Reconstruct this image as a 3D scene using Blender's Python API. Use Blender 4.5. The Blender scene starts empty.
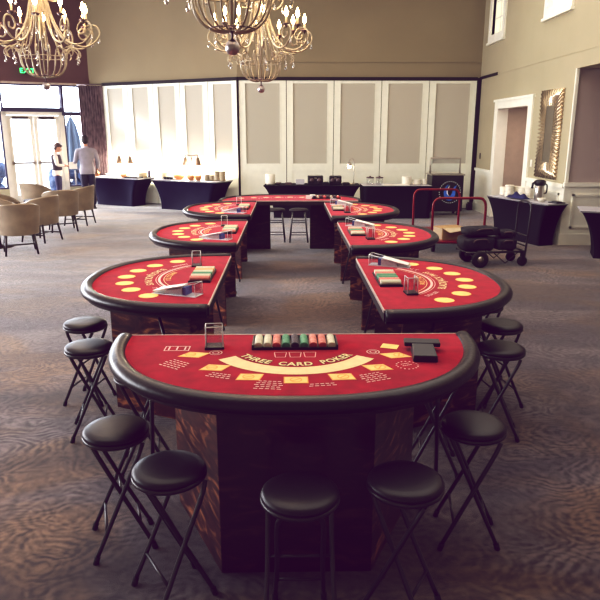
import bpy, bmesh, math, random
from mathutils import Vector, Matrix
random.seed(7)
PI = math.pi
sc = bpy.context.scene
COL = sc.collection

# ------------------------------------------------------------------ materials
MATS = {}
def mat(name, col, rough=.5, metal=0., var=.12, scale=6., bump=0., emit=None, spec=.5, stretch=(1, 1, 1), coat=0., sheen=0.):
    if name in MATS: return MATS[name]
    m = bpy.data.materials.new(name); m.use_nodes = True
    nt = m.node_tree; N = nt.nodes; L = nt.links
    b = N['Principled BSDF']
    tc = N.new('ShaderNodeTexCoord'); mp = N.new('ShaderNodeMapping'); mp.inputs['Scale'].default_value = stretch
    L.new(tc.outputs['Object'], mp.inputs['Vector'])
    nz = N.new('ShaderNodeTexNoise'); nz.inputs['Scale'].default_value = scale; nz.inputs['Detail'].default_value = 4
    L.new(mp.outputs[0], nz.inputs['Vector'])
    rp = N.new('ShaderNodeValToRGB')
    rp.color_ramp.elements[0].position = .3; rp.color_ramp.elements[1].position = .7
    rp.color_ramp.elements[0].color = (*[c*(1-var) for c in col], 1)
    rp.color_ramp.elements[1].color = (*[min(1, c*(1+var)) for c in col], 1)
    L.new(nz.outputs[0], rp.inputs[0]); L.new(rp.outputs[0], b.inputs['Base Color'])
    b.inputs['Roughness'].default_value = rough; b.inputs['Metallic'].default_value = metal
    b.inputs['Specular IOR Level'].default_value = spec
    if coat: b.inputs['Coat Weight'].default_value = coat; b.inputs['Coat Roughness'].default_value = .15
    if sheen: b.inputs['Sheen Weight'].default_value = sheen
    if bump:
        bp = N.new('ShaderNodeBump'); bp.inputs['Strength'].default_value = bump; bp.inputs['Distance'].default_value = .01
        L.new(nz.outputs[0], bp.inputs['Height']); L.new(bp.outputs[0], b.inputs['Normal'])
    if emit:
        b.inputs['Emission Color'].default_value = (*emit[:3], 1); b.inputs['Emission Strength'].default_value = emit[3]
    MATS[name] = m
    return m

def clear_mat(name, tint, gloss=.06, fac=.10):
    m = bpy.data.materials.new(name); m.use_nodes = True
    nt = m.node_tree; N = nt.nodes; L = nt.links; N.remove(N['Principled BSDF'])
    t = N.new('ShaderNodeBsdfTransparent'); g = N.new('ShaderNodeBsdfGlossy'); g.inputs['Roughness'].default_value = gloss
    g.inputs['Color'].default_value = (1, 1, 1, 1)
    nz = N.new('ShaderNodeTexNoise'); nz.inputs['Scale'].default_value = 3
    rp = N.new('ShaderNodeValToRGB'); rp.color_ramp.elements[0].color = (*[c*.97 for c in tint], 1); rp.color_ramp.elements[1].color = (*tint, 1)
    L.new(nz.outputs[0], rp.inputs[0]); L.new(rp.outputs[0], t.inputs['Color'])
    lw = N.new('ShaderNodeLayerWeight'); lw.inputs['Blend'].default_value = .25
    ma = N.new('ShaderNodeMath'); ma.operation = 'MULTIPLY_ADD'; ma.inputs[1].default_value = .22; ma.inputs[2].default_value = fac
    L.new(lw.outputs['Fresnel'], ma.inputs[0])
    mx = N.new('ShaderNodeMixShader'); L.new(ma.outputs[0], mx.inputs[0]); L.new(t.outputs[0], mx.inputs[1]); L.new(g.outputs[0], mx.inputs[2])
    L.new(mx.outputs[0], N['Material Output'].inputs['Surface'])
    return m

def carpet_mat():
    m = bpy.data.materials.new('carpet'); m.use_nodes = True
    nt = m.node_tree; N = nt.nodes; L = nt.links; b = N['Principled BSDF']
    def math_(op, a, bb=None, c=None):
        n = N.new('ShaderNodeMath'); n.operation = op
        for i, v in enumerate((a, bb, c)):
            if v is None: continue
            if isinstance(v, (int, float)): n.inputs[i].default_value = v
            else: L.new(v, n.inputs[i])
        return n.outputs[0]
    tc = N.new('ShaderNodeTexCoord'); co = tc.outputs['Object']
    def noise(s, d=3, dist=0., stretch=None, rough=.5):
        v = co
        if stretch:
            mp = N.new('ShaderNodeMapping'); mp.inputs['Scale'].default_value = stretch; L.new(co, mp.inputs[0]); v = mp.outputs[0]
        n = N.new('ShaderNodeTexNoise'); n.inputs['Scale'].default_value = s; n.inputs['Detail'].default_value = d
        n.inputs['Distortion'].default_value = dist; n.inputs['Roughness'].default_value = rough; L.new(v, n.inputs['Vector'])
        return n.outputs[0]
    def ramp(f, p0, c0, p1, c1):
        r = N.new('ShaderNodeValToRGB'); e = r.color_ramp.elements
        e[0].position = p0; e[0].color = (*c0, 1); e[1].position = p1; e[1].color = (*c1, 1); L.new(f, r.inputs[0]); return r.outputs[0]
    def mix(f, a, bb, mode='MIX'):
        n = N.new('ShaderNodeMix'); n.data_type = 'RGBA'; n.blend_type = mode
        if isinstance(f, (int, float)): n.inputs[0].default_value = f
        else: L.new(f, n.inputs[0])
        L.new(a, n.inputs[6]); L.new(bb, n.inputs[7]); return n.outputs[2]
    patch = ramp(noise(.62, 5, .8, (1, 1.8, 1)), .43, (.116, .100, .116), .57, (.136, .091, .068))     # lilac grey / brown
    dn = N.new('ShaderNodeTexNoise'); dn.inputs['Scale'].default_value = 2.6; dn.inputs['Detail'].default_value = 3; L.new(co, dn.inputs['Vector'])
    vm_ = N.new('ShaderNodeVectorMath'); vm_.operation = 'MULTIPLY_ADD'; vm_.inputs[1].default_value = (.34, .34, .34); L.new(dn.outputs['Color'], vm_.inputs[0]); L.new(co, vm_.inputs[2])
    def rings(scale, freq):
        mp = N.new('ShaderNodeMapping'); mp.inputs['Scale'].default_value = (scale, scale*1.35, 0); L.new(vm_.outputs[0], mp.inputs[0])
        vo = N.new('ShaderNodeTexVoronoi'); vo.inputs['Scale'].default_value = 1.; vo.voronoi_dimensions = '2D'; L.new(mp.outputs[0], vo.inputs['Vector'])
        return math_('MULTIPLY_ADD', math_('SINE', math_('MULTIPLY', vo.outputs['Distance'], freq)), .5, .5)
    rip = math_('ADD', math_('MULTIPLY', rings(1.5, 66.), .62), math_('MULTIPLY', rings(2.5, 46.), .38))
    brk = noise(20., 4, 1.)
    swirl = noise(4.5, 5, 2.6, None, .62)
    pat = math_('ADD', math_('MULTIPLY', rip, .36), math_('ADD', math_('MULTIPLY', brk, .50), math_('MULTIPLY', swirl, .72)))
    amp = noise(.9, 3, .6)
    dark = ramp(pat, .58, (.36, .31, .38), .98, (1.85, 1.80, 1.72))
    flat = ramp(math_('ADD', math_('MULTIPLY', noise(9, 4, 2.), .5), math_('MULTIPLY', noise(2.6, 5, 1.6, (1, 2.2, 1), .6), .5)), .40, (.44, .40, .46), .60, (1.45, 1.42, 1.36))
    f = N.new('ShaderNodeMapRange'); f.inputs[1].default_value = .36; f.inputs[2].default_value = .56; f.inputs[3].default_value = 0.; f.inputs[4].default_value = .9
    L.new(amp, f.inputs[0])
    tone = mix(f.outputs[0], flat, dark)
    colr = mix(1., patch, tone, 'MULTIPLY')
    big = ramp(noise(.5, 4, 1.2, (1, 2., 1)), .40, (.50, .46, .54), .60, (1.15, 1.12, 1.06))
    colr = mix(1., colr, big, 'MULTIPLY')
    L.new(colr, b.inputs['Base Color']); b.inputs['Roughness'].default_value = .95; b.inputs['Specular IOR Level'].default_value = .15
    b.inputs['Sheen Weight'].default_value = .5
    bp = N.new('ShaderNodeBump'); bp.inputs['Strength'].default_value = .5; bp.inputs['Distance'].default_value = .006
    L.new(noise(220, 2), bp.inputs['Height']); L.new(bp.outputs[0], b.inputs['Normal'])
    return m

def wood_mat(name, c0, c1, c2, rough=.28):
    m = bpy.data.materials.new(name); m.use_nodes = True
    nt = m.node_tree; N = nt.nodes; L = nt.links; b = N['Principled BSDF']
    tc = N.new('ShaderNodeTexCoord'); mp = N.new('ShaderNodeMapping'); mp.inputs['Scale'].default_value = (2.2, 2.2, 6.5); L.new(tc.outputs['Object'], mp.inputs[0])
    nz = N.new('ShaderNodeTexNoise'); nz.inputs['Scale'].default_value = 1.6; nz.inputs['Detail'].default_value = 7; nz.inputs['Distortion'].default_value = 2.2
    L.new(mp.outputs[0], nz.inputs['Vector'])
    r = N.new('ShaderNodeValToRGB'); e = r.color_ramp.elements; e[0].position = .38; e[0].color = (*c0, 1); e[1].position = .78; e[1].color = (*c2, 1)
    k = e.new(.55); k.color = (*c1, 1); L.new(nz.outputs[0], r.inputs[0]); L.new(r.outputs[0], b.inputs['Base Color'])
    b.inputs['Roughness'].default_value = rough; b.inputs['Coat Weight'].default_value = .2
    return m

def stripe_mat(name, ca, cb, scale, axis='X', rough=.8, thr=.5, noise=0.):
    m = bpy.data.materials.new(name); m.use_nodes = True
    nt = m.node_tree; N = nt.nodes; L = nt.links; b = N['Principled BSDF']
    tc = N.new('ShaderNodeTexCoord'); w = N.new('ShaderNodeTexWave'); w.bands_direction = axis; w.inputs['Scale'].default_value = scale
    w.inputs['Distortion'].default_value = noise; w.inputs['Detail'].default_value = 3
    L.new(tc.outputs['Object'], w.inputs['Vector'])
    r = N.new('ShaderNodeValToRGB'); e = r.color_ramp.elements; e[0].position = thr-.12; e[0].color = (*ca, 1); e[1].position = thr+.12; e[1].color = (*cb, 1)
    L.new(w.outputs[1], r.inputs[0]); L.new(r.outputs[0], b.inputs['Base Color']); b.inputs['Roughness'].default_value = rough
    return m

M = dict(
 carpet=carpet_mat(),
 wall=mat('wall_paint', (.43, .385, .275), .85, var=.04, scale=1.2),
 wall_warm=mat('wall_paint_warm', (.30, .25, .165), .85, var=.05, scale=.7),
 wall_shaded=mat('wall_paint_shadow', (.15, .080, .078), .85, var=.06, scale=1.),  # taupe wall above the windows; its backlit shade is mixed into this colour
 wall_mauve=mat('wall_paint_mauve', (.48, .40, .38), .85, var=.04, scale=1.),
 ceil=mat('ceiling_paint', (.5, .43, .35), .9, var=.03),
 trim=mat('trim_paint', (.86, .85, .76), .45, var=.03),
 frame=mat('panel_frame_paint', (.82, .82, .72), .5, var=.03),
 inset=stripe_mat('panel_fabric', (.50, .475, .41), (.53, .50, .43), 55, 'X', .9),
 gap=mat('dark_gap', (.018, .010, .014), .7),
 hall=mat('hall_paint', (.20, .085, .07), .8, var=.08, scale=1.5),
 hall2=mat('hall_jamb_paint', (.48, .40, .33), .8, var=.05),
 alu=mat('window_metal', (.05, .04, .09), .5),
 door_white=mat('door_paint', (.66, .62, .55), .5, var=.04),
 glass=clear_mat('window_glass', (.96, .98, 1.), .02, .03),
 acrylic=clear_mat('clear_acrylic', (.93, .94, .95), .04, .03),
 crystal=clear_mat('crystal', (.80, .78, .76), .02, .25),
 acr_edge=mat('acrylic_edge', (.75, .76, .80), .15, var=.05, spec=.8),
 curtain=mat('curtain_cloth', (.20, .145, .16), .85, var=.55, scale=7, stretch=(1.5, 1.5, .8)),
 felt=mat('red_felt', (.37, .006, .028), .9, var=.16, scale=14, bump=.05, sheen=.15, spec=.1),
 vinyl=mat('black_vinyl', (.018, .013, .018), .32, var=.15, scale=40, bump=.15),
 edge=mat('table_edge', (.52, .42, .40), .4, var=.1),
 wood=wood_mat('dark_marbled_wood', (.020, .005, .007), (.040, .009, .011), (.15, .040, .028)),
 wood_lit=wood_mat('lit_marbled_wood', (.035, .012, .014), (.13, .040, .030), (.90, .36, .16)),  # same base wood, with window light on side panels put into its colour
 under=mat('table_underside', (.03, .014, .016), .7),
 cream=mat('print_cream', (.80, .68, .42), .85, var=.05, scale=30),
 yellow=mat('print_yellow', (.90, .66, .28), .85, var=.08, scale=30),
 orange=mat('print_orange', (.85, .42, .14), .85, var=.05),
 pwhite=mat('print_white', (.78, .58, .55), .85, var=.05),
 pblack=mat('print_black', (.05, .008, .012), .85, var=.05),
 seat=mat('seat_vinyl', (.016, .011, .016), .40, var=.1, scale=30, bump=.06),
 blackmetal=mat('black_metal', (.022, .018, .024), .30, metal=.0, var=.1, spec=.8),
 steel=mat('brushed_steel', (.50, .46, .42), .28, metal=.9, var=.1),
 silverball=mat('silver_ball', (.55, .50, .52), .30, metal=.9, var=.05),
 lampmetal=mat('dark_lamp_metal', (.20, .14, .10), .4, metal=.4, var=.1),  # darkened so the heat lamps read as silhouettes against the bright wall
 buffchina=mat('beige_china', (.36, .30, .21), .5, var=.05),
 darktop=mat('dark_table_top', (.03, .018, .018), .65, var=.2, scale=8),
 chrome=mat('chrome', (.7, .68, .68), .08, metal=1., var=.03),
 blackplastic=mat('black_plastic', (.020, .018, .024), .38, var=.15),
 rubber=mat('rubber', (.014, .012, .014), .7),
 card=mat('playing_cards', (.80, .80, .80), .6, var=.06, scale=30),
 cardback=mat('card_backs_blue', (.10, .14, .42), .5, var=.2, scale=60),
 cardred=mat('card_backs_red', (.55, .05, .06), .5, var=.2, scale=60),
 chipw=stripe_mat('chips_white', (.72, .70, .58), (.52, .52, .42), 40, 'Y', .5),
 chipr=stripe_mat('chips_red', (.62, .10, .10), (.72, .42, .36), 40, 'Y', .5),
 chipg=stripe_mat('chips_green', (.06, .26, .16), (.16, .36, .24), 40, 'Y', .5),
 chipk=stripe_mat('chips_black', (.05, .04, .06), (.16, .13, .16), 40, 'Y', .5),
 chipo=stripe_mat('chips_orange', (.70, .36, .14), (.74, .58, .36), 40, 'Y', .5),
 gold=mat('champagne_metal', (.40, .345, .26), .38, metal=.25, var=.15, scale=10),
 pewter=mat('dark_pewter', (.16, .11, .12), .35, metal=.5, var=.15),
 candle=mat('candle_sleeve', (.62, .50, .34), .6, emit=(1., .62, .25, .25)),
 bulb=mat('lit_bulb', (1., .8, .5), .3, emit=(1., .74, .36, 26.)),
 tan=mat('tan_leather', (.27, .215, .155), .42, var=.22, scale=3.5, bump=.05),
 darkwood=mat('dark_wood_leg', (.022, .012, .013), .35, var=.2, scale=14),
 navy=mat('navy_spandex', (.010, .007, .036), .7, var=.1, scale=3, spec=.25),
 navyblack=mat('black_spandex', (.007, .005, .014), .7, var=.1, scale=3, spec=.25),
 linen=mat('grey_linen', (.50, .49, .53), .8, var=.05),
 white=mat('white_china', (.80, .77, .68), .35, var=.03),
 copper=mat('copper_pan', (.60, .30, .15), .3, metal=.6, var=.1),
 redpaint=mat('red_tube_paint', (.22, .010, .02), .32, var=.1),
 cardboard=mat('cardboard', (.46, .31, .16), .85, var=.08, scale=8),
 cboard2=mat('cardboard_white', (.62, .53, .40), .85, var=.06),
 bag=mat('black_nylon', (.020, .018, .030), .6, var=.3, scale=9, bump=.4),
 navycloth=mat('navy_cloth', (.022, .024, .10), .85, var=.3, scale=5, bump=.3),
 mirrorframe=mat('mirror_bronze', (.62, .52, .38), .22, metal=.8, var=.3, scale=5),
 mirrorglass=mat('mirror_glass', (.55, .53, .50), .06, metal=1., var=.02),
 skin=mat('skin', (.42, .22, .15), .55, var=.08, scale=12),
 hair=mat('dark_hair', (.018, .009, .010), .5, var=.3, scale=40),
 hairb=mat('brown_hair', (.07, .035, .030), .5, var=.3, scale=40),
 shirtg=mat('grey_shirt', (.30, .28, .32), .85, var=.1, scale=8),
 shirtw=mat('white_shirt', (.62, .56, .52), .8, var=.06),
 vest=mat('dark_vest', (.035, .018, .030), .7, var=.1),
 pants=mat('navy_trousers', (.016, .013, .038), .75, var=.1),
 pantsb=mat('blue_trousers', (.035, .03, .08), .75, var=.1),
 shoe=mat('black_shoe', (.012, .01, .012), .4),
 eye=mat('eye_white', (.7, .68, .66), .3), iris=mat('eye_dark', (.03, .015, .01), .3), lip=mat('lips', (.36, .13, .11), .5),
 exitg=mat('exit_green', (.02, .45, .10), .5, emit=(.05, 1., .22, 2.2)),
 umbr=mat('blue_umbrella', (.10, .13, .18), .8, var=.12, scale=4),
 patio=mat('patio_stone', (.55, .55, .56), .8, var=.1, scale=2),
 hedge=mat('hedge_green', (.05, .07, .13), .9, var=.4, scale=5, bump=.6),
 lampglow=mat('lamp_glow', (1., .85, .6), .4, emit=(1., .80, .45, 22.)),
 emblemb=mat('emblem_blue', (.05, .16, .55), .4, emit=(.06, .22, .8, .12)),  # emblem blue, with a faint glow added to the colour
 emblemw=mat('emblem_white', (.75, .75, .78), .5, emit=(.8, .8, .9, .15)),
 switch=mat('switch_dark', (.05, .03, .03), .5),
 food=mat('bread_food', (.60, .34, .14), .7, var=.3, scale=14),
 black_flower=mat('dark_blue_flower', (.02, .03, .10), .7, var=.3, scale=20),
)

# ------------------------------------------------------------------ mesh builder
class MB:
    def __init__(s): s.v = []; s.f = []; s.m = []; s.sm = []; s.xf = Matrix.Identity(4)
    def add(s, vs, fs, m=0, smooth=False):
        o = len(s.v); s.v += [tuple(s.xf @ Vector(v)) for v in vs]
        for f in fs: s.f.append(tuple(i+o for i in f)); s.m.append(m); s.sm.append(smooth)
        return s
    def box(s, x0, x1, y0, y1, z0, z1, m=0):
        vs = [(x, y, z) for z in (z0, z1) for y in (y0, y1) for x in (x0, x1)]
        return s.add(vs, [(0, 2, 3, 1), (4, 5, 7, 6), (0, 1, 5, 4), (2, 6, 7, 3), (0, 4, 6, 2), (1, 3, 7, 5)], m)
    def wedge(s, pts_bottom, pts_top, m=0):
        n = len(pts_bottom)
        return s.add(list(pts_bottom)+list(pts_top), [tuple(range(n))[::-1], tuple(range(n, 2*n))]+[(i, (i+1) % n, n+(i+1) % n, n+i) for i in range(n)], m)
    def prism(s, poly, z0, z1, m=0):
        return s.wedge([(x, y, z0) for x, y in poly], [(x, y, z1) for x, y in poly], m)
    def tube(s, pts, r, seg=8, m=0, closed=False, caps=True):
        pts = [Vector(p) for p in pts]; n = len(pts)
        rs = r if isinstance(r, (list, tuple)) else [r]*n
        vs = []; up = None
        for i, p in enumerate(pts):
            if closed: t = pts[(i+1) % n]-pts[i-1]
            else: t = pts[min(i+1, n-1)]-pts[max(i-1, 0)]
            t = t.normalized() if t.length > 1e-9 else Vector((0, 0, 1))
            if up is None:
                a = Vector((0, 0, 1)) if abs(t.z) < .9 else Vector((1, 0, 0)); up = a
            u = (up - t*up.dot(t))
            if u.length < 1e-5: u = t.orthogonal()
            u.normalize(); up = u; w = t.cross(u)
            for k in range(seg):
                an = 2*PI*k/seg; vs.append(p+(u*math.cos(an)+w*math.sin(an))*rs[i])
        fs = []
        for i in range(n if closed else n-1):
            for k in range(seg):
                a = i*seg+k; b = i*seg+(k+1) % seg; j = (i+1) % n
                fs.append((a, b, j*seg+(k+1) % seg, j*seg+k))
        if not closed and caps: fs.append(tuple(range(seg))[::-1]); fs.append(tuple((n-1)*seg+k for k in range(seg)))
        return s.add(vs, fs, m, True)
    def lathe(s, prof, seg=24, c=(0, 0, 0), m=0, smooth=True):
        vs = []; n = len(prof)
        for r, z in prof:
            for k in range(seg):
                an = 2*PI*k/seg; vs.append((c[0]+r*math.cos(an), c[1]+r*math.sin(an), c[2]+z))
        fs = []
        for i in range(n-1):
            for k in range(seg):
                fs.append((i*seg+k, i*seg+(k+1) % seg, (i+1)*seg+(k+1) % seg, (i+1)*seg+k))
        if prof[0][0] > 1e-6: fs.append(tuple(range(seg))[::-1])
        if prof[-1][0] > 1e-6: fs.append(tuple((n-1)*seg+k for k in range(seg)))
        return s.add(vs, fs, m, smooth)
    def ball(s, c, r, seg=14, rings=9, m=0, sc_=(1, 1, 1)):
        pr = [(max(r*math.sin(PI*i/rings), 1e-5), -r*math.cos(PI*i/rings)) for i in range(rings+1)]
        vs = []
        for rr, z in pr:
            for k in range(seg):
                an = 2*PI*k/seg; vs.append((c[0]+rr*math.cos(an)*sc_[0], c[1]+rr*math.sin(an)*sc_[1], c[2]+z*sc_[2]))
        fs = [(i*seg+k, i*seg+(k+1) % seg, (i+1)*seg+(k+1) % seg, (i+1)*seg+k) for i in range(rings) for k in range(seg)]
        return s.add(vs, fs, m, True)
    def sweep(s, path, normals, prof, m=0):
        """prof: (offset along outward normal, z) closed; path in XY"""
        n = len(path); k = len(prof); vs = []
        for (x, y), (nx, ny) in zip(path, normals):
            for o, z in prof: vs.append((x+nx*o, y+ny*o, z))
        fs = [(i*k+j, i*k+(j+1) % k, (i+1)*k+(j+1) % k, (i+1)*k+j) for i in range(n-1) for j in range(k)]
        fs += [tuple(range(k))[::-1], tuple((n-1)*k+j for j in range(k))]
        return s.add(vs, fs, m, True)
    def grid(s, P, m=0, smooth=True, closed=False):
        R = len(P); C = len(P[0]); vs = [p for row in P for p in row]
        fs = [(i*C+j, i*C+(j+1) % C, (i+1)*C+(j+1) % C, (i+1)*C+j) for i in range(R-1) for j in range(C if closed else C-1)]
        return s.add(vs, fs, m, smooth)
    def mesh(s, name, mats):
        me = bpy.data.meshes.new(name); me.from_pydata(s.v, [], s.f)
        for mm in (mats if isinstance(mats, (list, tuple)) else [mats]): me.materials.append(M[mm] if isinstance(mm, str) else mm)
        me.polygons.foreach_set('material_index', s.m); me.polygons.foreach_set('use_smooth', s.sm)
        bm = bmesh.new(); bm.from_mesh(me); bmesh.ops.recalc_face_normals(bm, faces=bm.faces); bm.to_mesh(me); bm.free()
        me.update(); return me
    def build(s, name, mats, parent=None, loc=(0, 0, 0), rz=0., bevel=0., subsurf=0, label=None, rot=None):
        o = bpy.data.objects.new(name, s.mesh(name, mats)); COL.objects.link(o)
        o.location = loc; o.rotation_euler = rot if rot else (0, 0, rz)
        if parent: o.parent = parent
        if label: o['label'] = label
        if bevel:
            b = o.modifiers.new('bevel', 'BEVEL'); b.width = bevel; b.segments = 2; b.limit_method = 'ANGLE'
        if subsurf:
            b = o.modifiers.new('subsurf', 'SUBSURF'); b.levels = subsurf; b.render_levels = subsurf
        return o

def tag(o, label, cat, group=None):
    o['label'] = label; o['category'] = cat
    if group: o['group'] = group
    return o
def thing(name, label, cat, loc=(0, 0, 0), rz=0., group=None):
    o = bpy.data.objects.new(name, None); COL.objects.link(o); o.location = loc; o.rotation_euler = (0, 0, rz); o.empty_display_size = .1
    return tag(o, label, cat, group)
def struct(o): o['kind'] = 'structure'; return o
def dup(root, loc, rz=0., label=None, group=None):
    def cp(o, par):
        c = o.copy(); COL.objects.link(c)
        if par: c.parent = par
        for ch in list(o.children): cp(ch, c)
        return c
    r = cp(root, None); r.location = loc; r.rotation_euler = (0, 0, rz)
    if label: r['label'] = label
    if group: r['group'] = group
    return r
def place(root, used, loc, rz, label, group):
    if not used: root.location = loc; root.rotation_euler = (0, 0, rz); root['label'] = label; root['group'] = group; return root
    return dup(root, loc, rz, label, group)
def bez(pts, n=6):
    """Catmull-Rom through pts"""
    P = [Vector(p) for p in pts]; P = [P[0]*2-P[1]]+P+[P[-1]*2-P[-2]]; out = []
    for i in range(1, len(P)-2):
        for k in range(n):
            t = k/n; a, b, c, d = P[i-1:i+3]
            out.append(.5*((2*b)+(c-a)*t+(2*a-5*b+4*c-d)*t*t+(3*b-a-3*c+d)*t**3))
    out.append(P[-2]); return out

def text_geo(body, size, bold=.02):
    cu = bpy.data.curves.new('txt', 'FONT'); cu.body = body; cu.size = size; cu.align_x = 'CENTER'; cu.offset = size*bold; cu.space_character = 1.12
    o = bpy.data.objects.new('txt', cu); COL.objects.link(o)
    dg = bpy.context.evaluated_depsgraph_get(); dg.update()
    me = bpy.data.meshes.new_from_object(o.evaluated_get(dg))
    vs = [tuple(v.co) for v in me.vertices]; fs = [tuple(p.vertices) for p in me.polygons]
    bpy.data.objects.remove(o); bpy.data.curves.remove(cu); bpy.data.meshes.remove(me)
    return vs, fs

# ------------------------------------------------------------------ room shell
RX, BY, FH, CH = 4.83, 16.8, 3.25, 6.0     # right wall, back wall, partition height, ceiling
A = Vector((-1.26, BY)); OW = Vector((-5.30, 19.40))
WD = Vector((-.875, -.485)).normalized()                  # window wall direction from its datum OW
B = OW+WD*.40                                             # room corner; A-B is the back-left angled partition
Wt = lambda t, z, off=0.: (OW.x+WD.x*t+.485*off, OW.y+WD.y*t-.875*off, z)   # off > 0 is into the room
END = OW+WD*5.4
LX = END.x

struct(MB().add([(LX-.1, -4.2, 0), (9.2, -4.2, 0), (9.2, 21, 0), (LX-.1, 21, 0)], [(0, 1, 2, 3)]).build('floor', 'carpet'))
struct(MB().box(LX-.1, 9.2, -4.2, 20.5, CH, CH+.1).build('ceiling', 'ceil'))

def vwall(mb, p, q, z0, z1, th, m=0):
    """vertical wall from p to q (2D); thickness th to the left of p->q"""
    p = Vector(p); q = Vector(q); d = (q-p).normalized(); n = Vector((-d.y, d.x))*th
    return mb.prism([tuple(p), tuple(q), tuple(q+n), tuple(p+n)], z0, z1, m)

# back wall (upper paint) + folding partition below
wb = MB(); vwall(wb, (RX+.2, BY+.02), (A.x, BY+.02), FH, CH, -.2)
wb.box(A.x, RX, BY-.006, BY+.02, 3.62, 3.63)
struct(wb.build('wall_back', 'wall_warm'))
wbl = MB(); vwall(wbl, A+Vector((.02, .02)), B+Vector((0, .02)), FH, CH, -.2)
wc_ = MB(); q_ = B+(A-B).normalized()*.64; vwall(wc_, q_, B, 0, FH, -.2); struct(wc_.build('wall_corner', 'wall_warm'))
struct(wbl.build('wall_back_left', 'wall_warm'))

def partition(name, p, q, n, edge_first, edge_last):
    p = Vector(p); q = Vector(q); d = (q-p); Lg = d.length; d.normalize(); ang = math.atan2(d.y, d.x)
    root = bpy.data.objects.new(name, None); COL.objects.link(root); root.location = (p.x, p.y, 0); root.rotation_euler = (0, 0, ang); struct(root)
    w = Lg/n
    MB().box(0, Lg, .055, .12, 0, FH).build('backing', 'gap', root)
    MB().box(0, Lg, -.03, .12, FH-.055, FH+.02).build('track', 'gap', root)
    for i in range(n):
        x0 = i*w+.008; x1 = (i+1)*w-.008; z0 = .02; z1 = FH-.06; s = .14; zi0 = 1.17; zi1 = z1-.07
        mb = MB()
        mb.box(x0, x0+s, 0, .05, z0, z1).box(x1-s, x1, 0, .05, z0, z1).box(x0+s, x1-s, 0, .05, zi1, z1).box(x0+s, x1-s, 0, .05, .98, zi0)
        mb.box(x0+s, x1-s, .012, .05, z0, .98)
        mb.box(x0+s, x0+s+.02, -.008, .012, zi0, zi1).box(x1-s-.02, x1-s, -.008, .012, zi0, zi1)
        fp = mb.build('folding_panel', 'frame', root)
        MB().box(x0+s, x1-s, .02, .045, zi0, zi1).build('fabric_inset', 'inset', fp)
    return root
partition('wall_back_partition', (A.x+.03, BY-.06), (RX-.10, BY-.06), 5, 0, 0)
PD = (A-B).normalized(); PN = Vector((PD.y, -PD.x))     # along the angled partition, and into the room
partition('wall_left_partition', B+PD*.58+PN*.06, A+Vector((0, -.06)), 5, 0, 0)
struct(MB().box(A.x-.015, A.x+.025, BY-.09, BY, 0, FH).build('trim_1', 'gap'))
struct(MB().box(RX-.10, RX-.005, BY-.10, BY, 0, FH).build('trim_2', 'gap'))
struct(MB().box(RX-.03, RX+.0, 15.46, BY, FH-.03, FH+.03).build('trim_3', 'gap'))

# right wall with doorway (Y 13.2..15.27) and two high windows, ends at Y 11.24 with the alcove
wr = MB()
X0, X1 = RX, RX+.2
wr.box(X0, X1, 15.2, BY+.2, 0, 4.15).box(X0, X1, 16.15, BY+.2, 4.15, CH).box(X0, X1, 15.2, 15.30, 4.15, CH).box(X0, X1, 15.3, 16.15, 5.6, CH).box(X0, X1, 13.27, 15.2, 2.47, 3.95).box(X0, X1, 11.24, 13.27, 0, 3.95)
wr.box(X0, X1, -4.2, 11.24, 2.98, CH)
wr.box(X0, X1, 15.05, 15.2, 3.95, CH).box(X0, X1, 12.8, 15.05, 3.95, CH).box(X0, X1, 11.24, 11.62, 3.95, CH)
wr.box(X0, X1, 11.62, 12.8, 5.5, CH)
wr.box(X0-.006, X0, -4, 15.46, FH-.012, FH+.012)
struct(wr.build('wall_right', 'wall'))
# doorway trim + hall
tr = MB()
for y0, y1 in ((15.19, 15.42), (13.05, 13.28)): tr.box(X0-.03, X0+.22, y0, y1, 0, 2.462)
tr.box(X0-.03, X0+.22, 13.05, 15.42, 2.462, 2.62).box(X0-.05, X0, 13.0, 15.47, 2.62, 2.67)
struct(tr.build('trim_4', 'trim'))
h = MB().box(X0+.2, X0+1.0, 15.2, 15.3, 0, 2.6); struct(h.build('wall_hall_jamb', 'hall2'))
h = MB().box(X0+.99, X0+1.1, 12.4, 15.3, 0, 2.7).box(X0+.2, X0+1.1, 12.4, 15.3, 2.6, 2.75).box(X0+.2, X0+1.1, 12.3, 12.4, 0, 2.7); struct(h.build('wall_hall', 'hall'))
# wainscot on right wall
ws = MB()
for y0, y1 in ((15.42, 16.72), (11.24, 13.05)):
    ws.box(X0-.012, X0, y0, y1, .0, 1.02).box(X0-.045, X0, y0, y1, 1.0, 1.07).box(X0-.025, X0, y0, y1, 0, .2)
ws.box(X0-.03, X0-.01, 11.4, 12.9, .86, .90).box(X0-.03, X0-.01, 11.4, 12.9, .28, .32).box(X0-.03, X0-.01, 11.4, 11.44, .3, .9).box(X0-.03, X0-.01, 12.86, 12.9, .3, .9)
struct(ws.build('baseboard_right', 'trim'))
# alcove
al = MB().box(RX+.03, 9.1, 11.234, 11.4, 0, 2.98).box(9.0, 9.1, -4.2, 11.4, 0, 3.0)
struct(al.build('wall_alcove', 'wall_mauve'))
struct(MB().box(RX+.2, 9.1, -4.2, 11.4, 2.98, 3.08).build('ceiling_alcove', 'ceil'))
aw = MB().box(RX-.01, 9, 11.215, 11.24, 0, 1.05).box(RX-.03, 9, 11.18, 11.24, 1.03, 1.10).box(RX-.03, 9, 11.19, 11.24, 0, .2)
for x in (RX+.14, RX+1.5, RX+2.9):
    aw.box(x, x+1.2, 11.195, 11.22, .86, .90).box(x, x+1.2, 11.195, 11.22, .30, .34).box(x, x+.04, 11.195, 11.22, .3, .9).box(x+1.16, x+1.2, 11.195, 11.22, .3, .9)
aw.box(RX-.012, RX+.04, 11.2, 11.24, 1.05, 2.98)
struct(aw.build('baseboard_alcove', 'trim'))
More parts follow.
